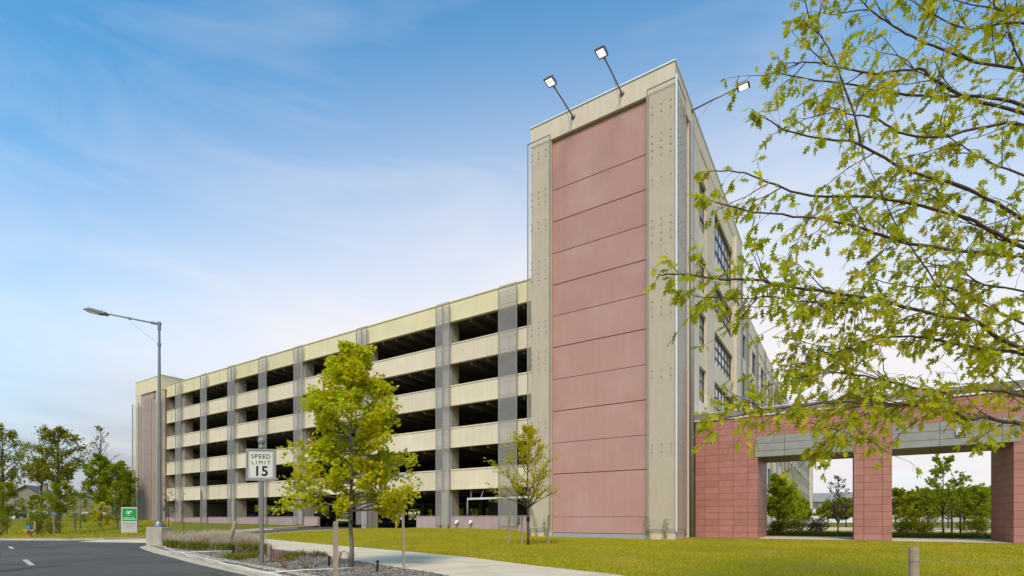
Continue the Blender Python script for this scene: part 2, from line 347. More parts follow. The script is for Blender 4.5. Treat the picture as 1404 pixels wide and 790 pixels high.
# courtyard behind the gate
sheet('gate_path', [xy(-.2, 3.95), xy(-33.5, 3.95), xy(-33.5, 10.2), xy(-.2, 10.2)], .02, 'conc', 2)
sheet('courtyard', [xy(-.2, 10.2), xy(-60, 10.2), xy(-60, 34), xy(-.2, 34)], .0, 'grass', 2)
sheet('courtyard_road', [xy(-.2, 34), xy(-90, 34), xy(-90, 60), xy(-.2, 60)], -.02, 'conc', 4)
# pavement joints
for name, A, B, mt in (('sidewalk_joints', SW_TOP, SW_BOT, 'column'),):
    mb = MB()
    import itertools
    def resamp(P, d):
        out = []; acc = 0
        for p, q in zip(P, P[1:]):
            L = math.dist(p, q); t = acc
            while t < L: out.append((p[0]+(q[0]-p[0])*t/L, p[1]+(q[1]-p[1])*t/L)); t += d
            acc = t-L
        return out
    top = resamp(A[1:], 1.6)
    for p in top:
        q = min(resamp(B, .1), key=lambda w: math.dist(w, p))
        if math.dist(p, q) > 4: continue
        d = Vector((q[0]-p[0], q[1]-p[1])).normalized(); nrm = Vector((-d.y, d.x))*.008
        seg = [(p[0]+(q[0]-p[0])*k/4, p[1]+(q[1]-p[1])*k/4) for k in range(5)]
        for s0, s1 in zip(seg, seg[1:]):
            mb.poly([(w[0]+sg*nrm.x, w[1]+sg*nrm.y, gz(*w)+.018) for w, sg in ((s0, 1), (s1, 1), (s1, -1), (s0, -1))])
    tag(mb.build(name, mt), kind='structure')
def kerb(name, P, side, w=.28, top=.02, bot=-.16, mat='kerb'):
    P = resamp(P, .8)+[P[-1]]; mb = MB(); n = len(P)
    prof = [(0, bot), (.03, top-.02), (.06, top), (w, top), (w, bot)]
    for i, p in enumerate(P):
        a = P[max(i-1, 0)]; b = P[min(i+1, n-1)]; t = Vector((b[0]-a[0], b[1]-a[1])).normalized(); nr = Vector((t.y, -t.x))*side
        for o, z in prof: x = p[0]+nr.x*o; y = p[1]+nr.y*o; mb.v.append((x, y, gz(x, y)+z))
    k = len(prof)
    for i in range(n-1):
        for j in range(k-1): mb.f.append((i*k+j, i*k+j+1, (i+1)*k+j+1, (i+1)*k+j)); mb.m.append(0)
    mb.f.append(tuple(range(k))); mb.m.append(0); mb.f.append(tuple((n-1)*k+j for j in range(k))); mb.m.append(0)
    tag(mb.build(name, mat), kind='structure')
kerb('island_kerb', KERB, 1)
kerb('road_kerb', FARK, -1)
kerb('drive_kerb', DRV_LO, 1)
# flat gutter in front of the island kerb
mb = MB(); P = resamp(KERB, .8)
for i in range(len(P)-1):
    q = []
    for p, o in ((P[i], 0), (P[i+1], 0), (P[i+1], 1), (P[i], 1)):
        a = P[max(P.index(p)-1, 0)]; b = P[min(P.index(p)+1, len(P)-1)]; t = Vector((b[0]-a[0], b[1]-a[1])).normalized(); nr = Vector((-t.y, t.x))
        x = p[0]+nr.x*.38*o; y = p[1]+nr.y*.38*o; q.append((x, y, gz(x, y)-.114))
    mb.poly(q)
tag(mb.build('gutter', 'kerb'), kind='structure')
# lane dashes
mb = MB()
for p0, p1 in (((-15.8, 16.7), (-13.7, 14.7)), ((-24.2, 24.8), (-22.1, 22.8)), ((-7.6, 8.7), (-5.6, 6.7))):
    p0 = Vector(p0); p1 = Vector(p1); n_ = Vector((.69, .72))*.065
    mb.poly([(p.x+s_*n_.x, p.y+s_*n_.y, gz(p.x, p.y)-.112) for p, s_ in ((p0, -1), (p1, -1), (p1, 1), (p0, 1))])
tag(mb.build('road_markings', 'line'), kind='structure')
# white drip edging lying along the bed
EDG = [(-15.0, 22.2), (-12.9, 19.4), (-8.9, 15.1), (-4.35, 10.1), (-2.2, 7.6)]
E2 = resamp(EDG, .5); mb = MB(); mb.tube([(x+.05*math.sin(i*1.3), y, gz(x, y)+.03) for i, (x, y) in enumerate(E2)], .014, 6)
mb.tube([(-5.3, 11.2, .04), (-4.7, 11.7, .05), (-4.2, 12.0, .04), (-3.8, 12.5, .03)], .012, 6)
mb.tube([(-11.6, 18.0, .04), (-10.6, 18.6, .05), (-9.6, 18.7, .04)], .012, 6)
tag(mb.build('drip_hose', 'white', smooth=True), 'thin white irrigation hose lying along the edge of the mulch bed', 'hose')

# ------------------------------------------------------------------ parking garage
def B_(name, parent, mat, *boxes, bevel=0):
    mb = MB()
    for b in boxes: mb.box(*b)
    return mb.build(name, mat, parent, bevel=bevel)
TOPS = [4.98, 8.16, 11.34, 14.52]
G = thing('parking_garage', 'long five storey beige parking garage with open decks and grey mesh strips', 'garage', BL, ROT)
A0, A1 = 9.42, 63.0            # extents along the front
cent = [11.6, 17.5, 26.5, 35.3, 41.1, 46.9, 52.6, 58.4]
solid = [17.5, 26.5, 35.3, 46.9, 58.4]
edges = [A0]+cent+[A1]
for a0, a1 in zip(edges, edges[1:]):
    x0, x1 = -a1+.01, -a0-.01
    for t in TOPS:
        if x1-x0 < 6.2 and a0 > 36: B_('joint', G, 'column', ((x0+x1)/2-.015, (x0+x1)/2+.015, .59, .598, t-1.40, t-.11))
        p = B_('spandrel', G, 'beige', (x0, x1, .6, .85, t-1.55, t), (x0+.02, x1-.02, .56, .6, t-.10, t-.02), (x0+.02, x1-.02, .56, .6, t-1.55, t-1.42))
    if x1-x0 < 6.2 and a0 > 36: B_('joint', G, 'column', ((x0+x1)/2-.015, (x0+x1)/2+.015, .59, .598, 16.3, 17.6))
    B_('parapet', G, 'parapet', (x0, x1, .6, .85, 16.15, 17.62), (x0, x1, .54, .87, 17.62, 17.70), (x0+.02, x1-.02, .56, .6, 16.15, 16.28))
for a in (32.64, 20.38): pass
for a0, a1 in ((A0, 17.0), (18.0, 20.38), (32.64, 34.8), (35.8, 46.4), (47.4, 57.9), (58.9, A1)):
    B_('base_wall', G, 'lav', (-a1, -a0, .5, .75, .1, 1.40), (-a1+.02, -a0-.02, .47, .78, 1.40, 1.45))
for a in solid:
    B_('column', G, 'column', (-a-.42, -a+.42, .87, 1.75, 0, 17.0), (-a+.0-.3, -a+.3, .52, .87, 0, 3.42))
# mesh strips in front: frame rails, two sheets, rivets where they cross the spandrels
for a in cent:
    w = 1.30 if a != 11.6 else 1.5
    mb = MB(); mb.poly([(-a-w/2, .30, .75), (-a+w/2, .30, .75), (-a+w/2, .30, 17.4), (-a-w/2, .30, 17.4)])
    mb.build('mesh_screen', ['screen'], G)
    mb = MB()
    for x in (-a-w/2, -a+w/2): mb.box(x-.025, x+.025, .27, .33, .7, 17.45)
    if a in (17.5, 26.5, 35.3, 46.9): mb.box(-a-.03, -a+.03, .26, .34, 3.4, 17.45)
    for t in TOPS+[17.7]:
        for z in (t-.12, t-1.43): mb.box(-a-w/2, -a+w/2, .31, .34, z-.02, z+.02)
        for z in (t-.25, t-.6, t-.95, t-1.3):
            for fx in (-.40, .0, .40):
                mb.tube([(-a+fx*w, .285, z), (-a+fx*w, .33, z)], .022, 6)
    mb.build('screen_frame', 'metal', G)
# decks, beams, cross walls
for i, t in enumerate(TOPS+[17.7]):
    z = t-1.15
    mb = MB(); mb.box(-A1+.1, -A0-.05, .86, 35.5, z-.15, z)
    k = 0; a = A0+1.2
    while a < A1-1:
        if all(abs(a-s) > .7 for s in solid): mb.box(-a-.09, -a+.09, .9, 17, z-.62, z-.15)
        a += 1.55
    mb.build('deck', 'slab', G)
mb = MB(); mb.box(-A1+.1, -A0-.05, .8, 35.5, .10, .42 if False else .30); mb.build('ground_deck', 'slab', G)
mb = MB()
for a in solid+[A0+.6, 52.6, 41.1]:
    for b in (17.4, 26): mb.box(-a-.3, -a+.3, b, b+.7, .3, 16.5)
mb.build('inner_columns', 'column', G)
# sloping ramp flats between levels and light well walls
mb = MB(); mb.box(-A1+.2, -A0-.1, 34.4, 34.6, .3, 1.15); mb.box(-A1+.2, -A0-.1, 34.4, 34.6, 2.9, 3.58)
for i, t in enumerate(TOPS):
    z0 = t-1.15
    mb.prism([(-A1+4, z0), (-A0-8, z0+2.9), (-A0-8, z0+3.05), (-A1+4, z0+.18)], 18.2, 34)
    mb.box(-A1+.2, -A0-.1, 34.4, 34.6, z0-.2, z0+3.0 if i > 0 else z0+1.4)
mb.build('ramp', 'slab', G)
mb = MB()
for a in (24, 44.5):
    mb.box(-a-.12, -a+.12, 8, 17.3, 3.9, 16.4)
mb.box(-40, -22, 17.6, 17.85, 3.9, 16.4)
mb.box(-19.4, -9.6, 9.0, 9.25, .3, 16.4)
mb.build('inner_wall', 'slab', G)
B_('roof_upstand', G, 'parapet', (-A1+.05, -A0-.1, 35.2, 35.5, 16.6, 17.7), (-A1+.05, -A1+.3, 1, 35, 16.6, 17.7))
B_('end_wall', G, 'beige', (-A1-.0, -A1+.25, 1.0, 35.5, 3.4, 16.5))
# sprinkler pipes at the front by the tower
mb = MB(); ax = 15.6
mb.tube([(-ax, .95, 1.5), (-ax, .95, 2.72), (-A0-.2, .95, 2.72)], .085, 10)
mb.tube([(-14.4, .95, 2.75), (-14.1, 1.0, 3.5)], .03, 8); mb.tube([(-15.3, .95, 2.75), (-15.3, 1.0, 3.5)], .03, 8)
mb.build('sprinkler_pipe', 'white_metal', G, smooth=True)
for a in (16.2, 14.9): mb = MB(); mb.tube([(-a, .52, 1.0), (-a, .30, 1.0)], .13, 12); mb.tube([(-a, .36, 1.0), (-a, .22, .84)], .09, 10); mb.build('hose_connection', 'white_metal', G, smooth=True)
B_('clearance_bar', G, 'red', (-26.0, -23.8, .95, 1.0, 2.98, 3.2))
B_('utility_box', G, 'grey_metal', (-11.2, -10.7, .35, .47, .95, 1.35))

# ------------------------------------------------------------------ corner tower
H = 27.35
T = thing('corner_tower', 'tall corner tower with pink panel front and beige mesh clad piers', 'tower', BL, ROT)
TW, TL = 9.5, 23.2      # width along the front, length along the side
B_('core_wall', T, 'beige2', (-TW, -.36, .42, TL, 0.0, 26.0))
B_('top_beam', T, 'beige2', (-TW-.02, 0.02, -.02, TL+.02, 26.05, H))
B_('roof_flashing', T, 'white_metal', (-TW-.08, .08, -.08, TL+.08, H, H+.07))
mb = MB(); mb.box(-TW, -8.0, 0, .42, .0, 26.05); mb.build('pier', 'beige2', T)
B_('pier', T, 'beige2', (-1.48, 0, 0, 1.80, .42, 26.05), (-1.56, .06, -.06, 1.86, -.1, .42))
# pink panels, real gaps between them
zs = [.30, 1.32, 4.15, 6.18, 8.27, 10.35, 12.47, 14.52, 16.58, 18.64, 20.73, 22.80, 26.0]
for z0, z1 in zip(zs, zs[1:]):
    B_('pink_panel', T, 'pinkp', (-7.97, -1.50, .20, .42-.003, z0+.03, z1-.03), bevel=.012)
for k, z in enumerate(zs[1:-1]): B_('panel_joint', T, 'seam' if k % 2 else 'lav', (-7.975, -1.495, .235, .417, z-.03, z+.03))
B_('panel_footing', T, 'panel', (-7.97, -1.50, .16, .41, -.1, .30))
# mesh sheets on the piers, standing off the face
def screen(x0, x1, y, z0, z1, cl, side=False, half=False):
    mb = MB()
    if not side: mb.poly([(x0, y, z0), (x1, y, z0), (x1, y, z1), (x0, y, z1)])
    else: mb.poly([(y, x0, z0), (y, x1, z0), (y, x1, z1), (y, x0, z1)])
    o = mb.build('mesh_screen', 'screenb', T)
    mb = MB()
    if not side:
        for x in (x0, x1): mb.box(x-.03, x+.03, y-.03, y+.03, z0-.03, z1+.03)
        for z in (z0, z1): mb.box(x0+.03, x1-.03, y-.025, y+.025, z-.03, z+.03)
    else:
        for x in (x0, x1): mb.box(y-.03, y+.03, x-.03, x+.03, z0-.03, z1+.03)
        for z in (z0, z1): mb.box(y-.025, y+.025, x0+.03, x1-.03, z-.03, z+.03)
    w = x1-x0
    for zc, n in cl:
        for k in range(n):
            for f in ((.18, .5, .82) if not half else (.25, .75)):
                z = zc+(k-(n-1)/2)*.42; x = x0+f*w
                if not side: mb.tube([(x, y-.03, z), (x, y+.03, z)], [.04, .045], 8)
                else: mb.tube([(y+.03, x, z), (y-.03, x, z)], .04, 8)
    mb.build('screen_frame', 'metal', T)
clR = [(24.9, 2), (22.8, 4), (20.9, 1), (17.9, 4), (13.4, 3), (9.6, 2), (5.3, 2)]
clL = [(25.2, 2), (22.4, 3), (20.6, 2), (17.6, 4), (13.8, 3), (11.6, 4), (7.4, 2)]
screen(-1.55, .14, -.20, .6, 26.25, clR)
screen(-9.66, -8.0, -.20, .6, 26.25, clL)
screen(-.18, 1.75, .16, .6, 26.25, clR, side=True)
mb = MB(); mb.box(.12, .20, -.25, -.17, .5, 26.4); mb.build('corner_trim', 'white_metal', T)
B_('side_panel', T, 'pinkp', *[(-.36, -.12, 1.90, 3.25, z0+.02, z1-.02) for z0, z1 in zip(zs[:5], zs[1:6])])
B_('side_panel', T, 'panel', *[(-.36, -.12, 1.90, 3.25, z0+.02, z1-.02) for z0, z1 in zip(zs[5:-1], zs[6:])])
mb = MB(); mb.tube([(.12, 3.45, .1), (.12, 3.45, 26.1)], .14, 12); mb.tube([(.05, 3.95, .1), (.05, 3.95, 12)], .09, 10)
mb.build('downpipe', 'metal', T, smooth=True)
# side wall: piers, recesses, windows
B_('side_wall', T, 'beige2', (-.36, 0, 3.26, 3.32, 0, 26.05), (-.36, -.002, 4.55, 6.03, 0, 26.05), (-.36, -.002, 8.23, 10.93, 0, 26.05), (-.36, -.002, 18.55, 21.16, 0, 26.05), (-.35, .25, 18.9, 21.1, 0, 26.04))
B_('side_wall', T, 'metal', (-.36, .12, 21.3, 23.1, 0, 26.2))
B_('side_wall', T, 'panel', (-.36, -.1, 3.33, 4.54, 0, 26.04))
WZ = [(1.6, 4.0), (5.4, 7.8), (9.2, 11.6), (13.0, 15.4), (16.8, 19.2), (20.9, 24.5)]
zb = [0]+[z for w in WZ for z in w]+[26.05]
for (y0, y1) in ((6.03, 8.23), (10.93, 18.55)):
    for k in range(0, len(zb), 2): B_('spandrel', T, 'beige', (-.36, -.03, y0+.003, y1-.003, zb[k], zb[k+1]))
def window(parent, x, y0, y1, z0, z1, nx, rows, glass='glass', name='window', band=True):
    """frame with mullions in the plane x (facing +x); pane set behind it as a child"""
    mb = MB(); t = .05
    mb.box(x-.06, x+.04, y0, y0+t, z0, z1); mb.box(x-.06, x+.04, y1-t, y1, z0, z1)
    mb.box(x-.06, x+.04, y0+t, y1-t, z0, z0+t); mb.box(x-.06, x+.04, y0+t, y1-t, z1-t, z1)
    for k in range(1, nx): yy = y0+(y1-y0)*k/nx; mb.box(x-.05, x+.02, yy-t/2, yy+t/2, z0+t, z1-t)
    for r in rows: zz = z0+(z1-z0)*r; mb.box(x-.05, x+.03, y0+t, y1-t, zz-.03, zz+.03)
    w = mb.build(name, 'frame', parent)
    if glass:
        mb = MB(); mb.box(x-.045, x-.03, y0+t, y1-t, z0+t, z1-t); mb.build('pane', glass, w)
    return w
for z0, z1 in WZ:
    window(T, -.22, 6.05, 8.21, z0+.01, z1-.01, 2, (.34, .67))
    window(T, -.22, 10.95, 18.53, z0+.01, z1-.01, 6, (.30, .62))

# floodlights on arms: two on the front beam, one on the side
def floodlight(label, base, head):
    t = thing('floodlight', label, 'lamp', (0, 0, 0), 0, 'floodlights on long arms at the tower top')
    bx, by = xy(*base[:2]); hx, hy = xy(*head[:2]); t.location = (bx, by, base[2])
    d = Vector((hx-bx, hy-by, head[2]-base[2])); L = d.length; t.rotation_euler = (0, 0, math.atan2(d.y, d.x))
    dz = d.z; L = math.hypot(d.x, d.y)
    mb = MB(); mb.tube([(.0, 0, 0), (.06, 0, 0), (.12, 0, 0)], [.16, .15, .07], 12); mb.build('wall_plate', 'grey_metal', t, smooth=True)
    mb = MB(); mb.tube([(.05, 0, 0), (L*.5, 0, dz*.5+.03), (L-.25, 0, dz)], [.05, .045, .04], 10); mb.tube([(L-.35, 0, dz), (L-.1, 0, dz)], .065, 10); mb.build('arm', 'grey_metal', t, smooth=True)
    mb = MB(); mb.tube([(.0, 0, -1.1), (L*.45, 0, dz*.45-.02)], .012, 6); mb.build('stay_cable', 'metal', t)
    mb = MB(); mb.prism([(L-.12, dz-.08), (L-.05, dz+.10), (L+.45, dz+.10), (L+.60, dz-.02), (L+.60, dz-.08)], -.28, .28)
    h = mb.build('lamp_head', 'grey_metal', t, bevel=.015)
    mb = MB(); mb.box(L-.0, L+.48, -.2, .2, dz-.095, dz-.081); mb.build('lens', 'glow', h)
floodlight('lit floodlight nearest the garage on the tower front', (6.39, -.02, 26.85), (6.39, -2.85, 26.95))
floodlight('lit floodlight over the pink panels nearer the tower corner', (3.14, -.02, 26.88), (3.14, -2.95, 27.0))
floodlight('lit floodlight reaching out from the side wall of the tower', (-.02, 3.86, 27.1), (-2.8, 3.86, 27.3))

# ------------------------------------------------------------------ office wing behind the tower
O = thing('office_wing', 'long beige office wing with dark windows running away behind the tower', 'building', BL, ROT)
WL = 150.0; HW = 21.7
B_('wing_wall', O, 'beige2', (-9.3, -.36, TL+.02, WL, 0, HW-.3))
B_('wing_parapet', O, 'beige', (-9.3, .05, TL+.03, WL, HW-1.5, HW))
B_('roof_flashing', O, 'white_metal', (-9.35, .09, TL+.04, WL+.04, HW, HW+.06))
B_('end_pier', O, 'beige2', (-9.3, .5, WL-6, WL+.5, 0, HW+.8))
ys_ = []; y = 25.6
while y < WL-8: ys_.append(y); y += 6.93
mb = MB()
for y in ys_: mb.box(-.36, .12, y, y+1.1, 0, HW-.2)
mb.build('wing_pier', 'metal', O)
mb = MB()
for y in ys_: mb.poly([(.20, y-.05, .4), (.20, y+1.15, .4), (.20, y+1.15, HW+.15), (.20, y-.05, HW+.15)])
mb.build('mesh_screen', 'screen', O)
WZ2 = WZ[:5]
prev = TL+.05
for i, y in enumerate(ys_+[WL-6.1]):
    y0, y1 = (prev, y); prev = y+1.1
    mb = MB(); mid = (y0+y1)/2
    zz = [0]+[z for w in WZ2 for z in w]+[HW-1.51]
    for k in range(0, len(zz), 2): mb.box(-.35, -.02, y0+.003, y1-.003, zz[k], zz[k+1])
    w0, w1 = (mid-.5, mid+.5) if y1-y0 > 3 else (y0+.003, y0+.3)
    for k in range(1, len(zz)-1, 2): mb.box(-.35, -.03, w0, w1, zz[k], zz[k+1])
    mb.build('facade_panel', 'beige', O)
    for z0, z1 in WZ2:
        mb = MB()
        spans = ((y0+.02, mid-.51), (mid+.51, y1-.02)) if y1-y0 > 3 else ((y0+.31, y1-.02),)
        for s0, s1 in spans:
            mb.box(-.28, -.18, s0, s1, z0+.01, z1-.01, 1)
            mb.box(-.18, -.13, s0, s0+.06, z0+.01, z1-.01, 0); mb.box(-.18, -.13, s1-.06, s1, z0+.01, z1-.01, 0)
            for f in (.02, .33, .98): q = z0+(z1-z0)*f; mb.box(-.18, -.14, s0+.06, s1-.06, q-.03, q+.03, 0)
        if i < 18: mb.build('window', ['frame', 'dglass'], O)

# ------------------------------------------------------------------ gate (red tiled breezeway)
Gt = thing('tiled_gateway', 'red tiled gateway with two wide openings under grey bands', 'gateway', BL, ROT)
f0, f1 = 4.24, 8.8
RX = 24.0
def bx(a0, a1, z0, z1, y0=f0, y1=f1): return (-a1, -a0, y0, y1, z0, z1)   # a is negative to the right
B_('gate_pier', Gt, 'redtile', (.16, 3.77, f0, f1, 0, 7.40-.0))
B_('gate_pier', Gt, 'redtile', (8.59, 10.28, f0, f1, 0, 7.40))
B_('gate_pier', Gt, 'redtile', (15.02, RX, f0, f1, 0, 7.40))
for x0, x1 in ((3.77, 8.59), (10.28, 15.02)):
    B_('lintel', Gt, 'redtile', (x0+.002, x1-.002, f0, f1-.002, 6.16, 7.40))
    B_('grey_band', Gt, 'greytile', (x0-.14 if x0 < 5 else x0+.004, x1-.004 if x0 < 5 else x1+.23, f0-.04, f0+.35, 4.94, 6.155))
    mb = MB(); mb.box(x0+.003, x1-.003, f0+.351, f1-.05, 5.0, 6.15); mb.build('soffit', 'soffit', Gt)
    mb = MB()
    mb.box((x0+x1)/2-.01, (x0+x1)/2+.01, f0+.36, f1-.06, 4.985, 4.999); mb.build('soffit_joint', 'dark', Gt)
B_('roof_band', Gt, 'roofband', (.10, RX+.05, f0-.05, f1+.05, 7.47, 7.86))
B_('roof_flashing', Gt, 'white_metal', (.08, RX+.07, f0-.08, f1+.07, 7.40, 7.47), (.08, RX+.07, f0-.07, f1+.07, 7.86, 7.90))
# base strip
B_('base_strip', Gt, 'dark', (.2, 3.75, f0-.012, f0, 0, .07), (8.6, 10.27, f0-.012, f0, 0, .07), (15.03, RX-.1, f0-.012, f0, 0, .07))
mb = MB(); mb.box(12.85, 13.28, f0-.16, f0-.045, 5.42, 5.76); w = mb.build('wall_light', 'signgrey', Gt, bevel=.02)
mb = MB(); mb.tube([(13.065, f0-.16, 5.59), (13.065, f0-.22, 5.59)], .11, 14); mb.build('lens', 'white', w, smooth=True)

# ------------------------------------------------------------------ far stair tower at the other end of the garage
E = thing('end_tower', 'stair tower with a mauve panel at the far end of the garage', 'tower', BL, ROT)
HE = 18.8
B_('core_wall', E, 'beige2', (-68.9, -62.2, .42, 12, 0, 17.2))
B_('top_beam', E, 'parapet', (-68.9, -61.85, -.02, 12.02, 17.1, HE))
B_('roof_flashing', E, 'white_metal', (-68.95, -61.8, -.07, 12.07, HE, HE+.08))
B_('pier', E, 'beige2', (-68.9, -67.4, 0, .41, 0, 17.1)); B_('pier', E, 'beige2', (-63.3, -61.9, 0, .41, 0, 17.1))
zz = [.6, 3.4, 6.4, 9.4, 12.4, 15.0, 17.05]
for z0, z1 in zip(zz, zz[1:]): B_('mauve_panel', E, 'lav' if False else 'pinkp', (-67.38, -63.32, .2, .41, z0+.02, z1-.02))
for x0, x1 in ((-69.1, -67.3), (-63.7, -61.75)):
    mb = MB(); mb.poly([(x0, -.3, .8), (x1, -.3, .8), (x1, -.3, 15.9), (x0, -.3, 15.9)]); mb.build('mesh_screen', 'screenb', E)
mb = MB(); mb.poly([(-67.0, -.12, .8), (-63.7, -.12, .8), (-63.7, -.12, 16.9), (-67.0, -.12, 16.9)]); mb.build('panel_screen', 'screen', E)
B_('screen_frame', E, 'metal', *[(x-.04, x+.04, -.34, -.26, .7, 16.0) for x in (-69.1, -67.3, -63.7, -61.75)])

# ------------------------------------------------------------------ parked cars in the garage
def car(label, color, loc, rz, group='cars parked inside the garage', kind='sedan'):
    c = thing('parked_car', label, 'car', loc, rz, group)
    hb = .98 if kind == 'sedan' else 1.1; ht = 1.45 if kind == 'sedan' else 1.75
    mb = MB()
    side = [(-2.25, .28), (-2.3, .62), (-2.2, .86), (-1.5, hb-.02), (1.0, hb), (2.0, hb-.12), (2.3, .68), (2.28, .30), (1.75, .26), (-1.7, .26)]
    n = len(side); rows = ((-.86, .0), (-.90, 1), (.90, 1), (.86, 0))
    for y, k in rows: mb.v += [(x*(1 if k else .985), y, z) for x, z in side]
    for r in range(3):
        for i in range(n):
            j = (i+1) % n; mb.f.append((r*n+i, r*n+j, (r+1)*n+j, (r+1)*n+i)); mb.m.append(0)
    mb.f.append(tuple(range(n))); mb.f.append(tuple(reversed(range(3*n, 4*n)))); mb.m += [0, 0]
    body = mb.build('body', color, c, bevel=.05)
    cab = [(-1.75, hb-.06), (-1.15, ht-.06), (-.8, ht), (.2, ht), (.45, ht-.06), (1.15, hb-.04)] if kind == 'sedan' else [(-2.15, hb-.06), (-2.0, ht-.08), (-1.6, ht), (.3, ht), (.55, ht-.06), (1.15, hb-.04)]
    mb = MB(); m = len(cab)
    for y, k in ((-1, 0), (1, 0)): mb.v += [(x, y*(.80 if z < ht-.2 else .64), z) for x, z in cab]
    mb.f.append(tuple(range(m))); mb.f.append(tuple(reversed(range(m, 2*m)))); mb.m += [1, 1]
    for i in range(m-1):
        mb.f.append((i+1, i, m+i, m+i+1)); mb.m.append(0 if i in (1, 2, 3) else 1)
    mb.build('cabin', [color, 'glass'], c)
    for x in (-1.42, 1.42):
        for y in (-.82, .82):
            mb = MB(); mb.tube([(x, y-.1, .33), (x, y+.1, .33)], .33, 18); w = mb.build('wheel', 'tyre', c)
            mb = MB(); s = 1 if y > 0 else -1; mb.tube([(x, y+s*.1, .33), (x, y+s*.112, .33)], .2, 12); mb.build('rim', 'metal', w)
    mb = MB(); mb.box(2.24, 2.31, -.78, -.5, .62, .74); mb.build('headlight', 'white_metal', c)
    mb = MB(); mb.box(2.24, 2.31, .5, .78, .62, .74); mb.build('headlight', 'white_metal', c)
    return c
def gcar(label, color, a, b, z, heading=0, kind='sedan'):
    x, y = xy(a, b); return car(label, color, (x, y, z), ROT-math.pi/2+heading, kind=kind)
Z0 = .30
gcar('dark car behind the low wall nearest the far stair tower', 'paint_dark', 55.5, 4.2, Z0)
gcar('black suv beside the far drive end, on the ground deck', 'paint_dark', 51.5, 4.2, Z0+.05, kind='suv')
gcar('white car with only its bonnet above the low wall', 'paint_white', 48.9, 4.0, Z0)
gcar('black suv in the middle of the row on the ground deck', 'paint_dark', 44.6, 4.2, Z0, kind='suv')
gcar('silver car behind the wall next to the black suv', 'paint_grey', 41.9, 4.2, Z0)
gcar('dark saloon behind the wall near the speed limit sign', 'paint_dark', 38.9, 4.2, Z0)
gcar('blue car standing just inside the garage entrance', 'paint_blue', 31.2, 6.0, Z0, 1.3)
gcar('white car looking over the parapet of the third deck', 'paint_white', 38.9, 4.0, 10.22, kind='suv')
gcar('white car looking over the parapet of the second deck', 'paint_white', 37.4, 4.2, 7.04)

# ------------------------------------------------------------------ street lamp
sl = thing('street_lamp', 'tall grey street lamp with a single arm on a concrete base', 'street lamp', (-16.44, 24, -.109), 0); sl.scale = (1.091,)*3
mb = MB(); mb.box(-.34, .34, -.34, .34, -.1, .86); mb.build('concrete_base', 'column', sl, bevel=.03)
mb = MB(); mb.box(-.22, .22, -.22, .22, .87, .91); mb.tube([(0, 0, .9), (0, 0, 1.02), (0, 0, 1.1)], [.2, .17, .13], 16)
for sx in (-.16, .16):
    for sy in (-.16, .16): mb.cyl(sx, sy, .9, .99, .025, 6)
mb.build('base_plate', 'grey_metal', sl)
mb = MB(); mb.tube([(0, 0, .95), (0, 0, 5.0), (0, 0, 9.35)], [.095, .075, .045], 14)
for z in (8.65,): mb.tube([(0, 0, z-.06), (0, 0, z+.06)], .07, 12)
mb.tube([(0, 0, 9.28), (0, 0, 9.62)], .065, 12); mb.tube([(.06, 0, 9.53), (-.35, 0, 9.60)], .055, 12)
mb.build('pole', 'grey_metal', sl, smooth=False)
mb = MB(); mb.tube([(-.3, 0, 9.59), (-2.25, 0, 9.98)], [.035, .028], 10); mb.tube([(-1.22, 0, 9.76), (-1.34, 0, 9.80)], .05, 10); mb.build('arm', 'grey_metal', sl)
mb = MB(); mb.tube([(-1.3, 0, 9.72), (-.7, 0, 9.2), (0, 0, 8.65)], .006, 5); mb.build('stay_cable', 'metal', sl)
mb = MB(); mb.prism([(-2.2, 9.97), (-2.28, 10.05), (-2.45, 10.08), (-2.85, 10.19), (-3.0, 10.18), (-3.18, 10.12), (-2.4, 9.93), (-2.3, 9.92)], -.15, .15); hd = mb.build('lamp_head', 'grey_metal', sl, bevel=.02)
mb = MB(); mb.prism([(-3.1, 10.085), (-2.5, 9.94), (-2.5, 9.925), (-3.1, 10.07)], -.13, .13); mb.build('lens', 'signface', hd)

# ------------------------------------------------------------------ lettering
def text(name, s, size, mat, parent, loc, rot, spacing=1.0, ext=.002, bold=0, align='CENTER', sx=1):
    cu = bpy.data.curves.new(name, 'FONT'); cu.body = s; cu.size = size; cu.align_x = align; cu.align_y = 'CENTER'
    cu.extrude = ext; cu.space_character = spacing; cu.offset = bold
    tmp = bpy.data.objects.new(name+'_src', cu); COL.objects.link(tmp)
    dg = bpy.context.evaluated_depsgraph_get(); me = bpy.data.meshes.new_from_object(tmp.evaluated_get(dg))
    bpy.data.objects.remove(tmp); me.materials.clear(); me.materials.append(MT[mat])
    o = bpy.data.objects.new(name, me); COL.objects.link(o); o.parent = parent; o.location = loc; o.rotation_euler = rot; o.scale = (sx, 1, 1)
    return o
sp = thing('speed_limit_sign', 'white speed limit 15 sign in a grey frame on a square post', 'sign', (-6.82, 14.0, .0), R_(8))
mb = MB(); mb.box(-.04, .04, .0, .08, -.1, 3.12); mb.build('post', 'grey_metal', sp)
mb = MB(); mb.lathe(0, .04, [(.05, 3.12), (.075, 3.15), (.055, 3.19), (.04, 3.22), (.07, 3.26), (.10, 3.32), (.085, 3.39), (.03, 3.42)], 16); mb.build('finial', 'metal', sp, smooth=True)
Z1, Z2, W = 2.245, 3.11, .385
mb = MB(); t = .045
mb.box(-W, W, -.02, 0, Z1, Z1+t); mb.box(-W, W, -.02, 0, Z2-t, Z2); mb.box(-W, -W+t, -.02, 0, Z1+t, Z2-t); mb.box(W-t, W, -.02, 0, Z1+t, Z2-t)
mb.box(-W, W, 0, .012, Z1, Z2); mb.build('frame', 'metal', sp)
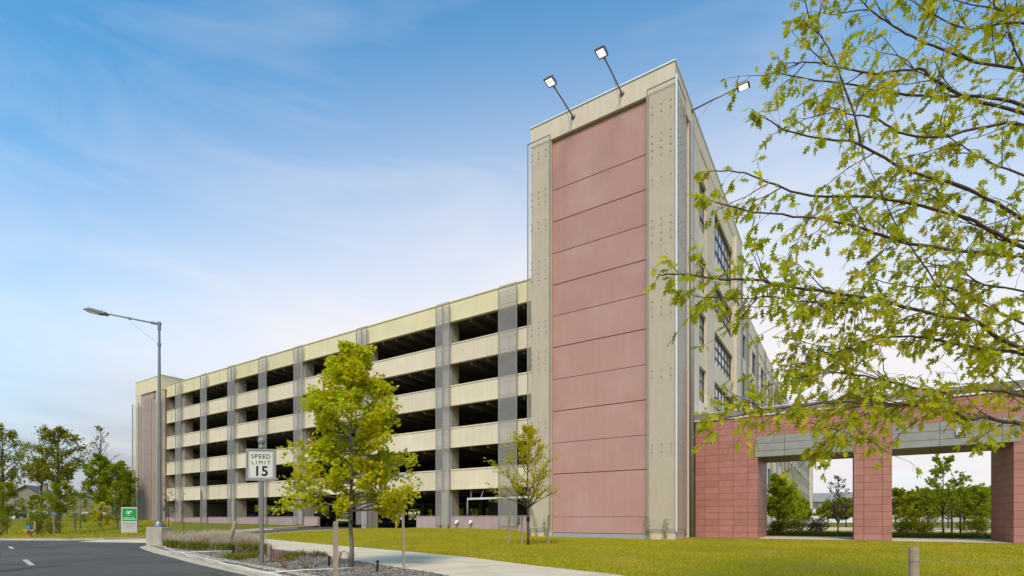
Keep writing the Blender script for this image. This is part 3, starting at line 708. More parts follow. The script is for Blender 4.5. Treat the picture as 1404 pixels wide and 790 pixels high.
mb = MB(); mb.box(-W+.06, W-.06, -.012, -.001, Z1+.06, Z2-.06); mb.build('panel', 'signface', sp)
mb = MB(); q = .075; u = .012
mb.box(-W+q, W-q, -.014, -.0125, Z1+q, Z1+q+u); mb.box(-W+q, W-q, -.014, -.0125, Z2-q-u, Z2-q)
mb.box(-W+q, -W+q+u, -.014, -.0125, Z1+q+u, Z2-q-u); mb.box(W-q-u, W-q, -.014, -.0125, Z1+q+u, Z2-q-u); mb.build('border', 'grey_metal', sp)
rx = (R_(90), 0, 0)
text('lettering', 'SPEED', .165, 'black', sp, (0, -.015, 2.90), rx, 1.15, bold=.001)
text('lettering', 'LIMIT', .15, 'black', sp, (0, -.015, 2.735), rx, 1.45, bold=0)
text('lettering', '15', .37, 'black', sp, (0, -.015, 2.495), rx, 1.05, bold=.009)

# green sign board with an emblem
gs = thing('green_notice_sign', 'grey upright sign board with a green upper panel and white emblem', 'sign', (-29.9, 40.2, .12), R_(14))
mb = MB(); mb.box(-.55, .55, 0, .22, -.1, 2.02); mb.build('board', 'signgrey', gs, bevel=.02)
mb = MB(); mb.box(-.45, .50, -.012, -.001, .95, 1.92); gp = mb.build('green_panel', 'green', gs)
mb = MB()
for k in range(26):
    a0, a1 = 2*math.pi*k/26, 2*math.pi*(k+.8)/26
    if .2 < (a0/math.pi) % 2 < .55: continue
    r0, r1 = .19, .21
    mb.poly([(.0+r*math.cos(a), -.016, 1.58+r*math.sin(a)) for r, a in ((r0, a0), (r1, a0), (r1, a1), (r0, a1))])
mb.poly([(-.03, -.017, 1.70), (.20, -.017, 1.73), (.14, -.017, 1.64), (.06, -.017, 1.62), (.02, -.017, 1.52), (-.06, -.017, 1.43)])
mb.poly([(-.14, -.017, 1.66), (-.05, -.017, 1.70), (-.09, -.017, 1.58), (-.12, -.017, 1.5)])
mb.build('emblem', 'white', gs)
mb = MB(); rr = random.Random(3)
for z, hgt, x0, x1 in ((1.16, .055, -.36, .40), (1.05, .055, -.42, .46)):
    x = x0
    while x < x1: w = rr.uniform(.03, .05); mb.box(x, x+w, -.016, -.013, z, z+hgt*rr.uniform(.8, 1)); x += w+.018
mb.build('lettering', 'white', gs)
mb = MB()
for z, hgt, x0, x1 in ((.72, .06, -.40, .42), (.54, .06, -.32, .36), (.38, .06, -.22, .24)):
    x = x0
    while x < x1: w = rr.uniform(.03, .055); mb.box(x, x+w, -.008, -.002, z, z+hgt*rr.uniform(.8, 1)); x += w+.02
mb.build('lettering', 'grey_metal', gs)
# navy sign far left
ns = thing('navy_notice_sign', 'dark blue sign board with a red title strip on the far grass', 'sign', (-66.6, 70, gz(-66.6, 70)-.1), R_(20))
mb = MB(); mb.box(-.75, .55, 0, .15, .05, 1.25); mb.build('board', 'navy', ns)
mb = MB(); mb.prism([(-.85, 1.25), (.55, 1.25), (.55, 1.46), (-.2, 1.34)], -.01, .16); mb.box(.551, .62, -.01, .16, 0, 1.46); mb.build('trim', 'signgrey', ns)
mb = MB()
x = -.6
while x < .45: mb.box(x, x+.11, -.012, -.001, .98, 1.12); x += .14
mb.build('lettering', 'red', ns)
mb = MB(); x = -.6
while x < .4: mb.box(x, x+.07, -.012, -.001, .80, .86); x += .1
mb.box(-.25, .1, -.012, -.001, .18, .28)
mb.build('lettering', 'signgrey', ns)

# stop sign turned edge on, by the garage
st = thing('stop_sign', 'stop sign turned almost edge on beside the garage drive', 'sign', (-24.1, 40.0, gz(-24.1, 40)), R_(127))
mb = MB(); mb.cyl(0, .04, -.1, 3.15, .035, 8); mb.build('post', 'grey_metal', st)
mb = MB(); pr = [(.40*math.cos(math.pi/8+k*math.pi/4), 2.62+.40*math.sin(math.pi/8+k*math.pi/4)) for k in range(8)]
mb.prism(pr, -.01, .0, 0); mb.prism([(x, z) for x, z in pr], .001, .006, 1); mb.build('panel', ['red', 'metal'], st)
text('lettering', 'STOP', .26, 'white', st, (0, -.013, 2.62), rx)

# hydrant
hy = thing('fire_hydrant', 'yellow fire hydrant with a blue bonnet by the road kerb', 'hydrant', (-31.5, 33.6, gz(-31.5, 33.6)), 0)
mb = MB(); mb.lathe(0, 0, [(.20, 0), (.20, .05), (.13, .07), (.13, .48), (.18, .50), (.18, .55)], 16)
mb.tube([(-.30, 0, .45), (.30, 0, .45)], .085, 12); mb.tube([(0, 0, .42), (0, -.26, .42)], .11, 12); mb.build('barrel', 'yellow', hy, smooth=False)
mb = MB(); mb.lathe(0, 0, [(.17, .55), (.17, .60), (.14, .70), (.08, .76), (.035, .78), (.035, .84)], 16); mb.build('bonnet', 'blue', hy, smooth=False)
for s in (-1, 1):
    mb = MB(); mb.tube([(s*.30, 0, .45), (s*.36, 0, .45)], .10, 8); mb.build('nozzle_cap', 'yellow', hy)

# ------------------------------------------------------------------ stakes, posts, bed lights
def stake(label, x, y, h, r, lean=(0, 0), z=None, group='wooden stakes standing beside young trees', square=True):
    z = gz(x, y) if z is None else z
    o = MB()
    o.tube([(0, 0, -.2), (lean[0]*.5, lean[1]*.5, h*.5), (lean[0], lean[1], h-.03), (lean[0], lean[1], h)], [r*1.3, r*1.35, r*1.3, r*1.0], 4 if square else 8)
    ob = o.build('stake', 'wood'); ob.location = (x, y, z); ob.rotation_euler = (0, 0, R_(20))
    return tag(ob, label, 'stake', group)
stake('weathered grey stake with a flat top left of the maple trunk', (460.2-702)/706*9.8, 9.8, 1.16, .05)
stake('thin stake with a yellow tip on the sidewalk side of the maple', -2.64, 12.56, 1.40, .032, (-.02, 0))
stake('leaning stake left of the small elm trunk', -.2, 24.6, 1.50, .045, (.1, 0))
stake('straight stake tight behind the small elm trunk', .47, 24.4, 1.38, .04)
stake('short stake between the small elm and the pink panels', 1.72, 24.6, 1.38, .05, (.06, 0))
stake('dark stake on the lawn behind the maple', -8.1, 36, 1.6, .06)
ws = MB(); ws.tube([(0, 0, -.2), (0, 0, .86), (0, 0, .90)], [.052, .05, .042], 12)
tag(ws.build('wooden_post', 'wood'), 'short round wooden post with a wire loop in the lawn foreground', 'post').location = (4.45, 5.7, 0)
mb = MB(); mb.tube([(.055*math.cos(a), .055*math.sin(a), .0) for a in [k*.5 for k in range(14)]], .004, 5); mb.tube([(.05, 0, 0), (.6, .1, -.03), (1.6, .35, -.06), (2.9, .6, .05)], .003, 5)
tag(mb.build('guy_wire', 'metal'), 'thin wire looped round the wooden post and running to the oak', 'wire').location = (4.45, 5.7, .74)
for x, y, lb in (((450.7-702)/706*13.0, 13.0, 'short black path light nearest the flowers in the mulch bed'), ((517-702)/706*11.6, 11.6, 'short black path light right of the maple trunk')):
    t = thing('path_light', lb, 'path light', (x, y, gz(x, y)), 0, 'black path lights in the mulch bed')
    mb = MB(); mb.tube([(0, 0, -.05), (.01, 0, .2), (.012, 0, .24)], [.022, .024, .03], 10); mb.build('body', 'black', t)
    mb = MB(); mb.tube([(.012, 0, .24), (.012, 0, .27)], [.045, .04], 10); mb.build('cap', 'black', t)
mb = MB(); mb.tube([(0, 0, -.2), (.18, .0, .62), (.36, 0, 1.12)], [.11, .09, .06], 7)
o = tag(mb.build('leaning_stump', 'wood'), 'broken grey log leaning out of the fountain grass', 'log'); o.location = (-10.7, 19.3, 0)
stake('low pointed stub beside the pink flowers', -7.65, 16.2, .42, .045, group=None)
mb = MB(); mb.box(-.03, .03, -.03, .03, 0, .3); o = tag(mb.build('marker_post', 'black'), 'small black marker at the end of the fountain grass', 'marker'); o.location = (-9.3, 17.2, 0)

# ------------------------------------------------------------------ plants
def rnd(a, b): return random.uniform(a, b)
LEAF_MAPLE = [(0, 0), (.22, .12), (.5, .08), (.38, .35), (.55, .6), (.25, .62), (0, 1.0), (-.25, .62), (-.55, .6), (-.38, .35), (-.5, .08), (-.22, .12)]
LEAF_OAK = [(x*.85, y*1.15) for x, y in [(0, 0), (.05, .18), (.30, .20), (.10, .34), (.42, .52), (.12, .55), (.30, .82), (.08, .78), (0, 1.05), (-.08, .78), (-.30, .82), (-.12, .55), (-.42, .52), (-.10, .34), (-.30, .20), (-.05, .18)]]
LEAF_OVAL = [(0, 0), (.22, .3), (.2, .65), (0, 1), (-.2, .65), (-.22, .3)]
LEAF_LONG = [(0, 0), (.13, .35), (.08, .75), (0, 1), (-.08, .75), (-.13, .35)]
LEAF_CLUMP = [(0, 0), (.4, .1), (.3, .4), (.6, .6), (.2, .7), (.1, 1.1), (-.2, .75), (-.5, .7), (-.3, .4), (-.45, .15)]
def leaf(mb, p, shape, size, d=None, droop=.3):
    """one leaf: its stem end at p, pointing roughly along d"""
    if d is None: d = Vector((rnd(-1, 1), rnd(-1, 1), rnd(-1, .6)))
    d = Vector(d)+Vector((rnd(-.5, .5), rnd(-.5, .5), rnd(-.5, .5)-droop)); d.normalize()
    w = d.cross(Vector((rnd(-1, 1), rnd(-1, 1), rnd(-1, 1)+.6)))
    w = w.normalized() if w.length > 1e-3 else d.orthogonal()
    n = len(mb.v); s = size*rnd(.7, 1.2); nn = d.cross(w)*s*rnd(-.15, .25)
    p = Vector(p)
    for x, y in shape: q = p+w*(x*s)+d*(y*s)+nn*(y*y+abs(x)); mb.v.append((q.x, q.y, q.z))
    mb.f.append(tuple(range(n, n+len(shape)))); mb.m.append(0)
def wander(p, d, L, n, jit, lift=0):
    pts = [Vector(p)]; d = Vector(d).normalized()
    for i in range(n):
        d = (d+Vector((rnd(-jit, jit), rnd(-jit, jit), rnd(-jit, jit)+lift))).normalized(); pts.append(pts[-1]+d*L/n)
    return pts
def tree(name, label, cat, loc, Ht, r0, z0, prof, nb, shape, lsize, leafmat_, per=6, twigs=6, bark='bark', group=None, up=.5, bare=0, lean=(0, 0), seed=0, jit=.03, nlimb=None, gap=0, stake_tie=False, lift=.08, top_frac=.97, spread=.10):
    """prof(f) gives the crown radius at the height fraction f of the crown (0 bottom, 1 top)"""
    random.seed(seed+100)
    t = thing(name, label, cat, loc, 0, group)
    tr = MB(); lf = MB(); K = 10
    tp = [Vector((lean[0]*k/K+rnd(-jit, jit)*(k > 0)*Ht*.15, lean[1]*k/K+rnd(-jit, jit)*(k > 0)*Ht*.15, -.1+(Ht*top_frac+.1)*k/K)) for k in range(K+1)]
    rads = [r0*(1.25 if k == 0 else 1)*(1-.92*k/K)+.004 for k in range(K+1)]
    tr.tube(tp, rads, 8)
    def at(z):
        f = min(.999, max(0, z/(Ht*top_frac)))*K; i = int(f); return tp[i].lerp(tp[i+1], f-i), rads[i]
    for b in range(nb):
        f = (b+rnd(.1, .9))/nb; z = z0*.92+(Ht-z0*.92)*(f**.9)*.97
        rad = prof(f)*rnd(.75, 1.1); an = b*2.39996+rnd(-.4, .4)
        if gap and random.random() < gap: rad *= .5
        h0 = max(z0*.93, z-rad*up*.75); p, tr_r = at(min(h0, Ht*.93))
        d = Vector((math.cos(an), math.sin(an), up)); L = rad*1.08
        pts = wander(p, d, L, 6, .16, lift*.5); br = min(tr_r*.55, .012+L*.018)
        tr.tube(pts, [br*(1-.8*i/6)+.003 for i in range(7)], 5, cap=False)
        for k in range(twigs):
            s = rnd(.25, 1)**.7*5.99; i = int(s); q = pts[i].lerp(pts[i+1], s-i)
            dd = (pts[i+1]-pts[i]).normalized()+Vector((rnd(-1, 1), rnd(-1, 1), rnd(-.5, .8)))*.9
            tl = L*rnd(.15, .38); tw = wander(q, dd, tl, 3, .25, 0)
            tr.tube(tw, [br*.32+.002, br*.25+.002, .003, .002], 4, cap=False)
            if random.random() < bare: continue
            for w in tw[1:]:
                for _ in range(per):
                    o = Vector((rnd(-1, 1), rnd(-1, 1), rnd(-1, 1)))*tl*.0+Vector((rnd(-1, 1), rnd(-1, 1), rnd(-1, 1)))*spread
                    leaf(lf, w+o, shape, lsize, dd)
    tr.build('trunk', bark, t, smooth=True)
    if lf.f: lf.build('crown', leafmat_, t)
    return t

# street maple in the bed
def prof_maple(f): return [1.2, 1.3, 1.3, 1.05, 1.2, 1.0, .8, .82, .66, .42, .12][min(10, int(f*10.99))]
mp = tree('maple_tree', 'bushy yellow green young maple in the mulch bed', 'tree', ((481.5-702)/706*12.6, 12.6, .03), 5.7, .055, 1.55, prof_maple, 84, LEAF_MAPLE, .09, 'l_maple', per=6, twigs=13, up=.32, seed=3, gap=.28, bark='bark', spread=.11, lift=-.03)
mb = MB(); mb.tube([(0, 0, 1.07), (0, 0, 1.14)], .065, 10); mb.build('tree_tie', 'black', mp)
# small vase shaped tree by the tower
def prof_elm(f): return [1.2, 1.7, 1.85, 1.8, 1.7, 1.5, 1.2, .9, .7, .5, .2][min(10, int(f*10.99))]
em = tree('elm_tree', 'small wispy yellow green tree on the lawn against the tower', 'tree', ((724-702)/706*23.6, 23.6, .0), 5.65, .055, 1.9, prof_elm, 42, LEAF_OVAL, .10, 'l_elm', per=4, twigs=11, bark='bark2', up=.75, seed=9, gap=.15, spread=.10)
mb = MB(); mb.tube([(0, 0, 1.1), (0, 0, 1.3)], .085, 10); mb.build('tree_tie', 'black', em)

# oak in the foreground, its trunk just past the edge of the view
random.seed(77)
OAK = [
    [ (7.24,7.28,7.54),(6.53,7.24,7.63),(5.74,7.20,7.88),(5.31,7.18,8.08),(4.97,7.16,8.30),(4.76,7.15,8.49) ],
    [ (7.20,7.24,6.90),(6.33,7.12,7.01),(5.77,7.04,7.21),(5.54,7.00,7.32),(4.91,6.91,7.18),(4.43,6.83,7.17),(4.00,6.76,7.19),(3.66,6.71,7.14) ],
    [ (7.25,7.29,7.05),(6.64,7.28,7.18),(6.00,7.27,7.17),(5.28,7.26,7.22),(4.79,7.25,7.31),(4.11,7.24,7.40),(3.74,7.23,7.46) ],
    [ (7.19,7.23,6.73),(6.58,7.12,6.63),(5.77,6.98,6.38),(5.17,6.88,6.38),(4.80,6.81,6.51),(4.45,6.75,6.51),(4.10,6.68,6.57) ],
    [ (7.17,7.21,5.39),(6.69,7.11,5.56),(6.04,6.97,5.73),(5.27,6.80,5.78),(4.49,6.63,6.02),(3.99,6.51,6.01),(3.48,6.38,5.99),(3.10,6.28,6.08) ],
    [ (4.49,6.63,6.02),(4.40,6.61,6.38),(4.22,6.56,6.73),(4.08,6.53,7.04),(3.91,6.49,7.26),(3.76,6.45,7.36) ],
    [ (7.22,7.26,5.03),(6.79,7.22,5.21),(6.34,7.17,5.39),(5.67,7.11,5.52),(4.96,7.03,5.59),(4.02,6.93,5.55),(3.51,6.88,5.67),(3.10,6.84,5.80),(2.68,6.79,5.80) ],
    [ (7.16,7.20,4.87),(6.98,7.16,4.86),(6.17,6.98,4.83),(5.20,6.76,4.82),(4.50,6.59,4.91),(4.04,6.47,4.94),(3.45,6.32,4.92),(2.86,6.16,4.88),(2.38,6.03,4.90) ],
    [ (7.18,7.22,3.59),(6.71,7.14,3.73),(6.37,7.07,3.91),(5.74,6.96,3.96),(5.05,6.82,4.05),(4.33,6.68,4.12),(3.55,6.52,4.13),(3.01,6.40,4.18),(2.49,6.28,4.13),(2.02,6.17,4.13),(1.75,6.11,4.10) ],
    [ (5.05,6.82,4.05),(4.42,6.70,4.02),(3.72,6.55,3.96),(3.21,6.44,3.98),(2.81,6.35,3.91),(2.17,6.21,3.89) ],
    [ (7.24,7.28,3.53),(6.61,7.25,3.60),(5.96,7.21,3.71),(5.57,7.19,3.75),(5.01,7.16,3.70),(4.63,7.14,3.57),(4.25,7.12,3.44),(4.00,7.11,3.32) ],
    [ (6.37,7.07,3.91),(5.88,6.98,4.22),(5.51,6.91,4.64),(5.04,6.82,5.18),(4.88,6.79,5.53) ],
    [ (7.19,7.23,2.93),(6.50,7.13,2.99),(5.79,7.01,2.94),(5.10,6.90,3.03),(4.66,6.83,3.10),(4.22,6.75,3.13),(3.66,6.65,3.01) ],
    [ (7.17,7.21,2.52),(6.85,7.15,2.55),(6.45,7.07,2.61),(6.21,7.03,2.56),(5.86,6.96,2.71),(5.01,6.78,2.71),(4.11,6.58,2.70),(3.43,6.43,2.59),(2.85,6.29,2.49),(2.4,6.16,2.36) ],
    [ (7.52,7.30,7.21),(7.25,7.29,7.59),(7.05,7.28,8.00),(6.97,7.28,8.54),(6.88,7.27,8.95) ],
    [ (7.23,7.27,5.11),(6.90,7.25,5.12),(6.64,7.23,5.28),(6.29,7.21,5.41),(5.77,7.17,5.77) ],
    [ (7.29,7.33,3.98),(6.82,7.38,4.24),(6.29,7.43,4.54),(5.70,7.49,4.59),(5.21,7.53,4.74) ],
    [ (7.25,7.29,6.07),(6.78,7.27,6.22),(6.35,7.26,6.46),(6.03,7.24,6.66) ],
    [ (7.25,7.29,8.34),(6.67,7.27,8.43),(6.03,7.24,8.56) ],
    [ (5.01,6.78,2.71),(4.52,6.67,2.54),(4.19,6.60,2.34),(3.97,6.55,2.15) ],
    [ (7.32,7.37,4.46),(6.85,7.47,4.61),(6.40,7.56,4.92),(5.94,7.65,4.91) ],
    [ (7.52,7.30,7.94),(7.20,7.29,8.24),(6.46,7.26,8.11),(5.93,7.24,8.30),(5.61,7.23,8.47) ],
]
OX, OY = 8.0, 7.35
ok = thing('oak_tree', 'oak with lobed yellow green leaves reaching in over the lawn', 'tree', (OX, OY, 0), 0)
tr = MB(); lf = MB()
tr.tube([(0, 0, -.1), (.02, .0, .3), (0, .02, 2), (-.05, 0, 4), (0, -.02, 6), (-.1, 0, 8), (-.05, 0, 10), (0, 0, 11.5)], [.2, .15, .135, .115, .095, .07, .045, .02], 12)
def smooth(P):
    out = []
    for i in range(len(P)-1):
        p0 = P[max(i-1, 0)]; p1 = P[i]; p2 = P[i+1]; p3 = P[min(i+2, len(P)-1)]
        for k in range(4):
            t = k/4; out.append(.5*((2*p1)+(p2-p0)*t+(2*p0-5*p1+4*p2-p3)*t*t+(3*p1-p0-3*p2+p3)*t**3))
    return out+[P[-1]]
def leafy(q, dd, L, n, br):
    if q.x+OX+Vector(dd).normalized().x*L < (1.95 if q.z > 4.45 else 1.55 if q.z > 3 else 2.05): return
    tw = wander(q, dd, L, 4, .22, -.03); tr.tube(tw, [br, br*.8, br*.6, br*.45, .0015], 4, cap=False)
    for i in range(n):
        s = rnd(.35, 1)*3.99; j = int(s); w = tw[j].lerp(tw[j+1], s-j); leaf(lf, w, LEAF_OAK, rnd(.08, .15), tw[4]-tw[0], .45)
for bi, P in enumerate(OAK):
    P = [Vector(p)-Vector((OX, OY, 0)) for p in P]
    root = bi not in (5, 9, 11, 19)
    if root: P = [Vector((0, 0, P[0].z-.28))]+P
    Q = smooth(P); n = len(Q); Ltot = sum((Q[i+1]-Q[i]).length for i in range(n-1))
    rb = (.008+.0034*Ltot) if root else .012
    Q = [q+Vector((0, 0, rnd(-.012, .012))) for q in Q]
    tr.tube(Q, [rb*(1-.82*i/(n-1))+.002 for i in range(n)], 7, cap=False)
    low = P[-1].z < 4.6
    s = 0
    for i in range(3, n-1):
        seg = (Q[i+1]-Q[i]); f = i/(n-1)
        dens = (21 if low else 8.5)
        k = int(seg.length*dens+random.random())
        for _ in range(k):
            q = Q[i].lerp(Q[i+1], random.random())
            dd = seg.normalized()*.8+Vector((rnd(-.7, .7), rnd(-1, 1), rnd(-.9, .8)))
            L = rnd(.18, .5)*(1.2 if low else 1)
            leafy(q, dd, L, random.randint(3, 7), .0028)
            if random.random() < .25 and q.x+OX > 3:
                sb = wander(q, dd, rnd(.5, .95), 5, .2, .02); tr.tube(sb, [.008, .007, .006, .005, .004, .002], 5, cap=False)
                for m_ in range(5): leafy(sb[random.randint(1, 5)], sb[5]-sb[0]+Vector((rnd(-.5, .5), rnd(-.5, .5), rnd(-.7, .4))), rnd(.15, .35), random.randint(3, 5), .003)
    for _ in range(3): leafy(Q[-1], Q[-1]-Q[-3], .22, 6, .003)
tr.build('trunk', 'twig', ok, smooth=True); lf.build('crown', 'l_oak', ok)

# background trees, far left
dome = lambda w: (lambda f: w*[.75, .95, 1.0, 1.0, .98, .95, .9, .82, .7, .5, .3][min(10, int(f*10.99))])
def gp(u, Z): x = (u-702)/706*Z; return (x, Z, gz(x, Z)-.05)
tree('oak_tree', 'dark spreading tree cut off by the edge of the picture', 'tree', gp(3, 62), 11.8, .22, 4.2, dome(3.2), 26, LEAF_CLUMP, .20, 'l_dark', per=6, twigs=8, bark='bark2', up=.8, seed=21, gap=.35, spread=.3)
tree('oak_tree', 'tallest broad tree with a rounded olive crown on the rise', 'tree', gp(80, 62), 11.4, .24, 4.6, dome(3.7), 32, LEAF_CLUMP, .20, 'l_dark', per=6, twigs=9, bark='bark2', up=.8, seed=22, gap=.35, spread=.3)
tree('oak_tree', 'slim leaning tree with a thin crown in front of the houses', 'tree', gp(57, 58), 7.4, .14, 4.6, dome(1.9), 14, LEAF_CLUMP, .22, 'l_dark', per=5, twigs=6, bark='bark2', up=.9, seed=23, gap=.3, spread=.25)
tree('bare_tree', 'nearly leafless tree with fine upright twigs behind the green ones', 'tree', gp(138, 66), 12.2, .2, 3.6, dome(2.3), 60, LEAF_CLUMP, .3, 'l_dark', per=1, twigs=12, bark='bark', up=1.3, seed=24, bare=.97)
tree('bushy_tree', 'dense green tree standing in front of the leafless one', 'tree', gp(137, 60), 7.9, .17, 2.2, dome(1.5), 24, LEAF_CLUMP, .22, 'l_mid', per=6, twigs=8, bark='bark2', up=.6, seed=25, gap=.2, spread=.25)
tree('bushy_tree', 'green tree with a pointed crown nearest the far stair tower', 'tree', gp(160, 63), 7.0, .16, 1.6, dome(2.1), 30, LEAF_CLUMP, .22, 'l_mid', per=6, twigs=8, bark='bark2', up=.6, seed=26, gap=.2, spread=.25)
tree('bushy_tree', 'small pale green tree against the wall of the far stair tower', 'tree', gp(178, 72), 6.4, .14, 1.4, dome(1.6), 20, LEAF_CLUMP, .36, 'l_bright', per=5, twigs=7, bark='bark2', up=.6, seed=27, spread=.25)
tree('young_tree', 'young bright green tree with a dark tie in the grass strip', 'tree', gp(82, 41), 4.1, .05, 1.7, dome(1.3), 22, LEAF_OVAL, .22, 'l_bright', per=4, twigs=7, up=.6, seed=28, gap=.3, spread=.15)
tree('young_tree', 'young green tree near the edge of the picture with a straight stem', 'tree', gp(9, 41), 4.2, .05, 1.5, dome(1.0), 20, LEAF_OVAL, .22, 'l_bright', per=4, twigs=7, up=.8, seed=29, gap=.3, spread=.15)
tree('young_tree', 'small yellowish tree between the navy sign and the slim tree', 'tree', gp(51, 52), 3.5, .05, 1.0, dome(.9), 16, LEAF_OVAL, .24, 'l_bright', per=4, twigs=6, up=.7, seed=30, spread=.15)
tree('young_tree', 'wispy young tree on the slope below the bare tree', 'tree', gp(110, 50), 4.0, .05, .8, dome(1.1), 14, LEAF_OVAL, .22, 'l_bright', per=3, twigs=6, up=.7, seed=31, gap=.4, spread=.15)
tree('young_tree', 'low reddish green sapling left of the green sign', 'tree', gp(138, 45), 2.6, .04, .5, dome(.6), 12, LEAF_OVAL, .2, 'l_elm', per=3, twigs=6, up=.7, seed=32, spread=.12)
tree('young_tree', 'thin yellow green sapling right behind the green sign', 'tree', gp(161, 46), 4.4, .05, .7, dome(1.1), 18, LEAF_OVAL, .22, 'l_bright', per=3, twigs=6, up=.8, seed=33, gap=.3, spread=.15)
tree('bare_sapling', 'purple leaved bare sapling in front of the end of the garage', 'tree', gp(231, 40), 3.3, .03, 1.4, dome(.7), 14, LEAF_OVAL, .14, 'l_purple', per=1, twigs=6, bark='bark2', up=1.0, seed=34, bare=.3)
tree('bare_sapling', 'leafless thin sapling one bay along from the purple one', 'tree', gp(252, 40), 3.3, .025, 1.4, dome(.45), 10, LEAF_OVAL, .12, 'l_purple', per=1, twigs=5, bark='bark2', up=1.4, seed=35, bare=.8)
def shrub(name, label, loc, w, h, n, lm, lsize=.16, group=None, seed=0, shape=LEAF_OVAL):
    random.seed(seed+500); t = thing(name, label, 'shrub', loc, 0, group); st = MB(); lf = MB()
    for k in range(14):
        an = rnd(0, 6.28); p = Vector((rnd(-.1, .1)*w, rnd(-.1, .1)*w, 0)); tw = wander(p, (math.cos(an), math.sin(an), rnd(.8, 2)), h*.9, 4, .2); st.tube(tw, [.02, .015, .01, .008, .004], 4, cap=False)
    lob = [(Vector((rnd(-.6, .6)*w*.5, rnd(-.6, .6)*w*.5, h*rnd(.35, .75))), rnd(.3, .5)) for _ in range(7)]
    for k in range(n):
        c, r = random.choice(lob); d = Vector((rnd(-1, 1), rnd(-1, 1), rnd(-1, 1))).normalized()*rnd(.6, 1.05)*r
        p = c+Vector((d.x*w*.8, d.y*w*.8, d.z*h*.8)); p.z = max(.03, p.z)
        leaf(lf, p, shape, lsize, d+Vector((0, 0, .3)), 0)
    st.build('stems', 'bark2', t); lf.build('foliage', lm, t); return t
shrub('evergreen_shrub', 'dark conical evergreen beside the hydrant', gp(51, 39), .9, 1.7, 700, 'l_dark', .14, seed=1)
shrub('evergreen_shrub', 'dark conical evergreen between two young trees', gp(72, 41), 1.3, 1.5, 700, 'l_dark', .14, seed=2)
shrub('evergreen_shrub', 'dark evergreen at the very edge of the picture', gp(2, 40), 1.1, 1.7, 700, 'l_dark', .14, seed=3)
for u_, Z_, h_, lb in ((75, 40.5, 1.9, 'leaning pale stake in front of the young tree'), (103, 42, 2.0, 'tall pale stake on the slope right of the young tree'), (48, 37.8, 1.3, 'pale stake between hydrant and evergreen')):
    x, y, z = gp(u_, Z_); stake(lb, x, y, h_*.8, .06, (-.1 if u_ == 75 else 0, 0), group='stakes in the far grass strip')

# behind the gate
def cp(u, Z): return ((u-702)/706*Z, Z, .0)
row = [(1068, 47, 5.2), (1074, 54, 5.4), (1081, 62, 5.4), (1089, 72, 5.0), (1096, 84, 4.8), (1104, 100, 4.8)]
lbs = ['nearest of the green trees in a row along the office wing', 'second green tree of the row along the office wing', 'third green tree of the row along the office wing', 'fourth green tree of the row along the office wing', 'fifth green tree of the row along the office wing', 'farthest of the green trees in a row along the office wing']
for i, ((u, Z, h), lb) in enumerate(zip(row, lbs)):
    tree('row_tree', lb, 'tree', cp(u, Z), h, .09, 1.2, dome(1.5), 26, LEAF_CLUMP, .26, 'l_mid', per=4, twigs=7, bark='bark2', up=.9, seed=40+i, gap=.2, group='trees in a row along the office wing', spread=.2)
tree('multi_stem_tree', 'purple brown thin leaved tree framed by the first opening', 'tree', cp(1149, 42), 4.9, .06, 1.0, dome(1.4), 26, LEAF_OVAL, .16, 'l_purple', per=2, twigs=8, bark='bark2', up=1.5, seed=50, bare=.25, spread=.12)
tree('open_tree', 'sparse upright tree with tufted branches framed by the second opening', 'tree', cp(1293, 36), 5.7, .07, 1.7, dome(2.1), 20, LEAF_CLUMP, .22, 'l_mid', per=3, twigs=5, bark='bark2', up=1.1, seed=51, gap=.2, bare=.1, spread=.16)
yard = [(1228, 60, 4.6), (1250, 66, 4.6), (1272, 58, 4.4), (1300, 70, 5.0), (1322, 60, 4.6), (1345, 56, 4.6), (1368, 62, 5.0), (1135, 90, 4.0), (1160, 78, 4.2)]
yl = ['green tree against the middle pier of the gateway', 'green tree second from the middle pier', 'low green tree left of the sparse upright tree', 'taller green tree right behind the sparse upright tree', 'green tree between the sparse tree and the right jamb', 'bright tree nearest the right jamb of the second opening', 'tree mostly hidden by the right jamb', 'small tree in the distance of the first opening', 'tree hidden behind the purple tree']
for i, ((u, Z, h), lb) in enumerate(zip(yard, yl)):
    tree('yard_tree', lb, 'tree', cp(u, Z), h, .09, 1.3, dome(2.1), 26, LEAF_CLUMP, .32, 'l_mid' if i % 2 else 'l_bright', per=4, twigs=7, bark='bark2', up=.6, seed=60+i, gap=.15, group='trees across the yard behind the gateway', spread=.25)
sh = [(1066, 38, 1.5, 1.2, 'l_dark', 'dark bush by the left jamb of the first opening'), (1095, 39, 1.9, 1.25, 'l_dark', 'rounded dark bush second from the left jamb'), (1123, 40, 1.5, 1.25, 'l_purple', 'purple brown bush near the middle of the first opening'), (1237, 36, 1.5, 1.25, 'l_dark', 'dark bush next to the middle pier'), (1266, 36.5, 1.7, 1.3, 'l_dark', 'dark bush left of the sparse upright tree'), (1338, 35, 1.7, 1.45, 'l_dark', 'large rounded bush by the right jamb')]
for i, (u, Z, w, h, lm, lb) in enumerate(sh): shrub('garden_shrub', lb, cp(u, Z), w, h, 1300, lm, .14, 'bushes behind the gateway', seed=10+i)
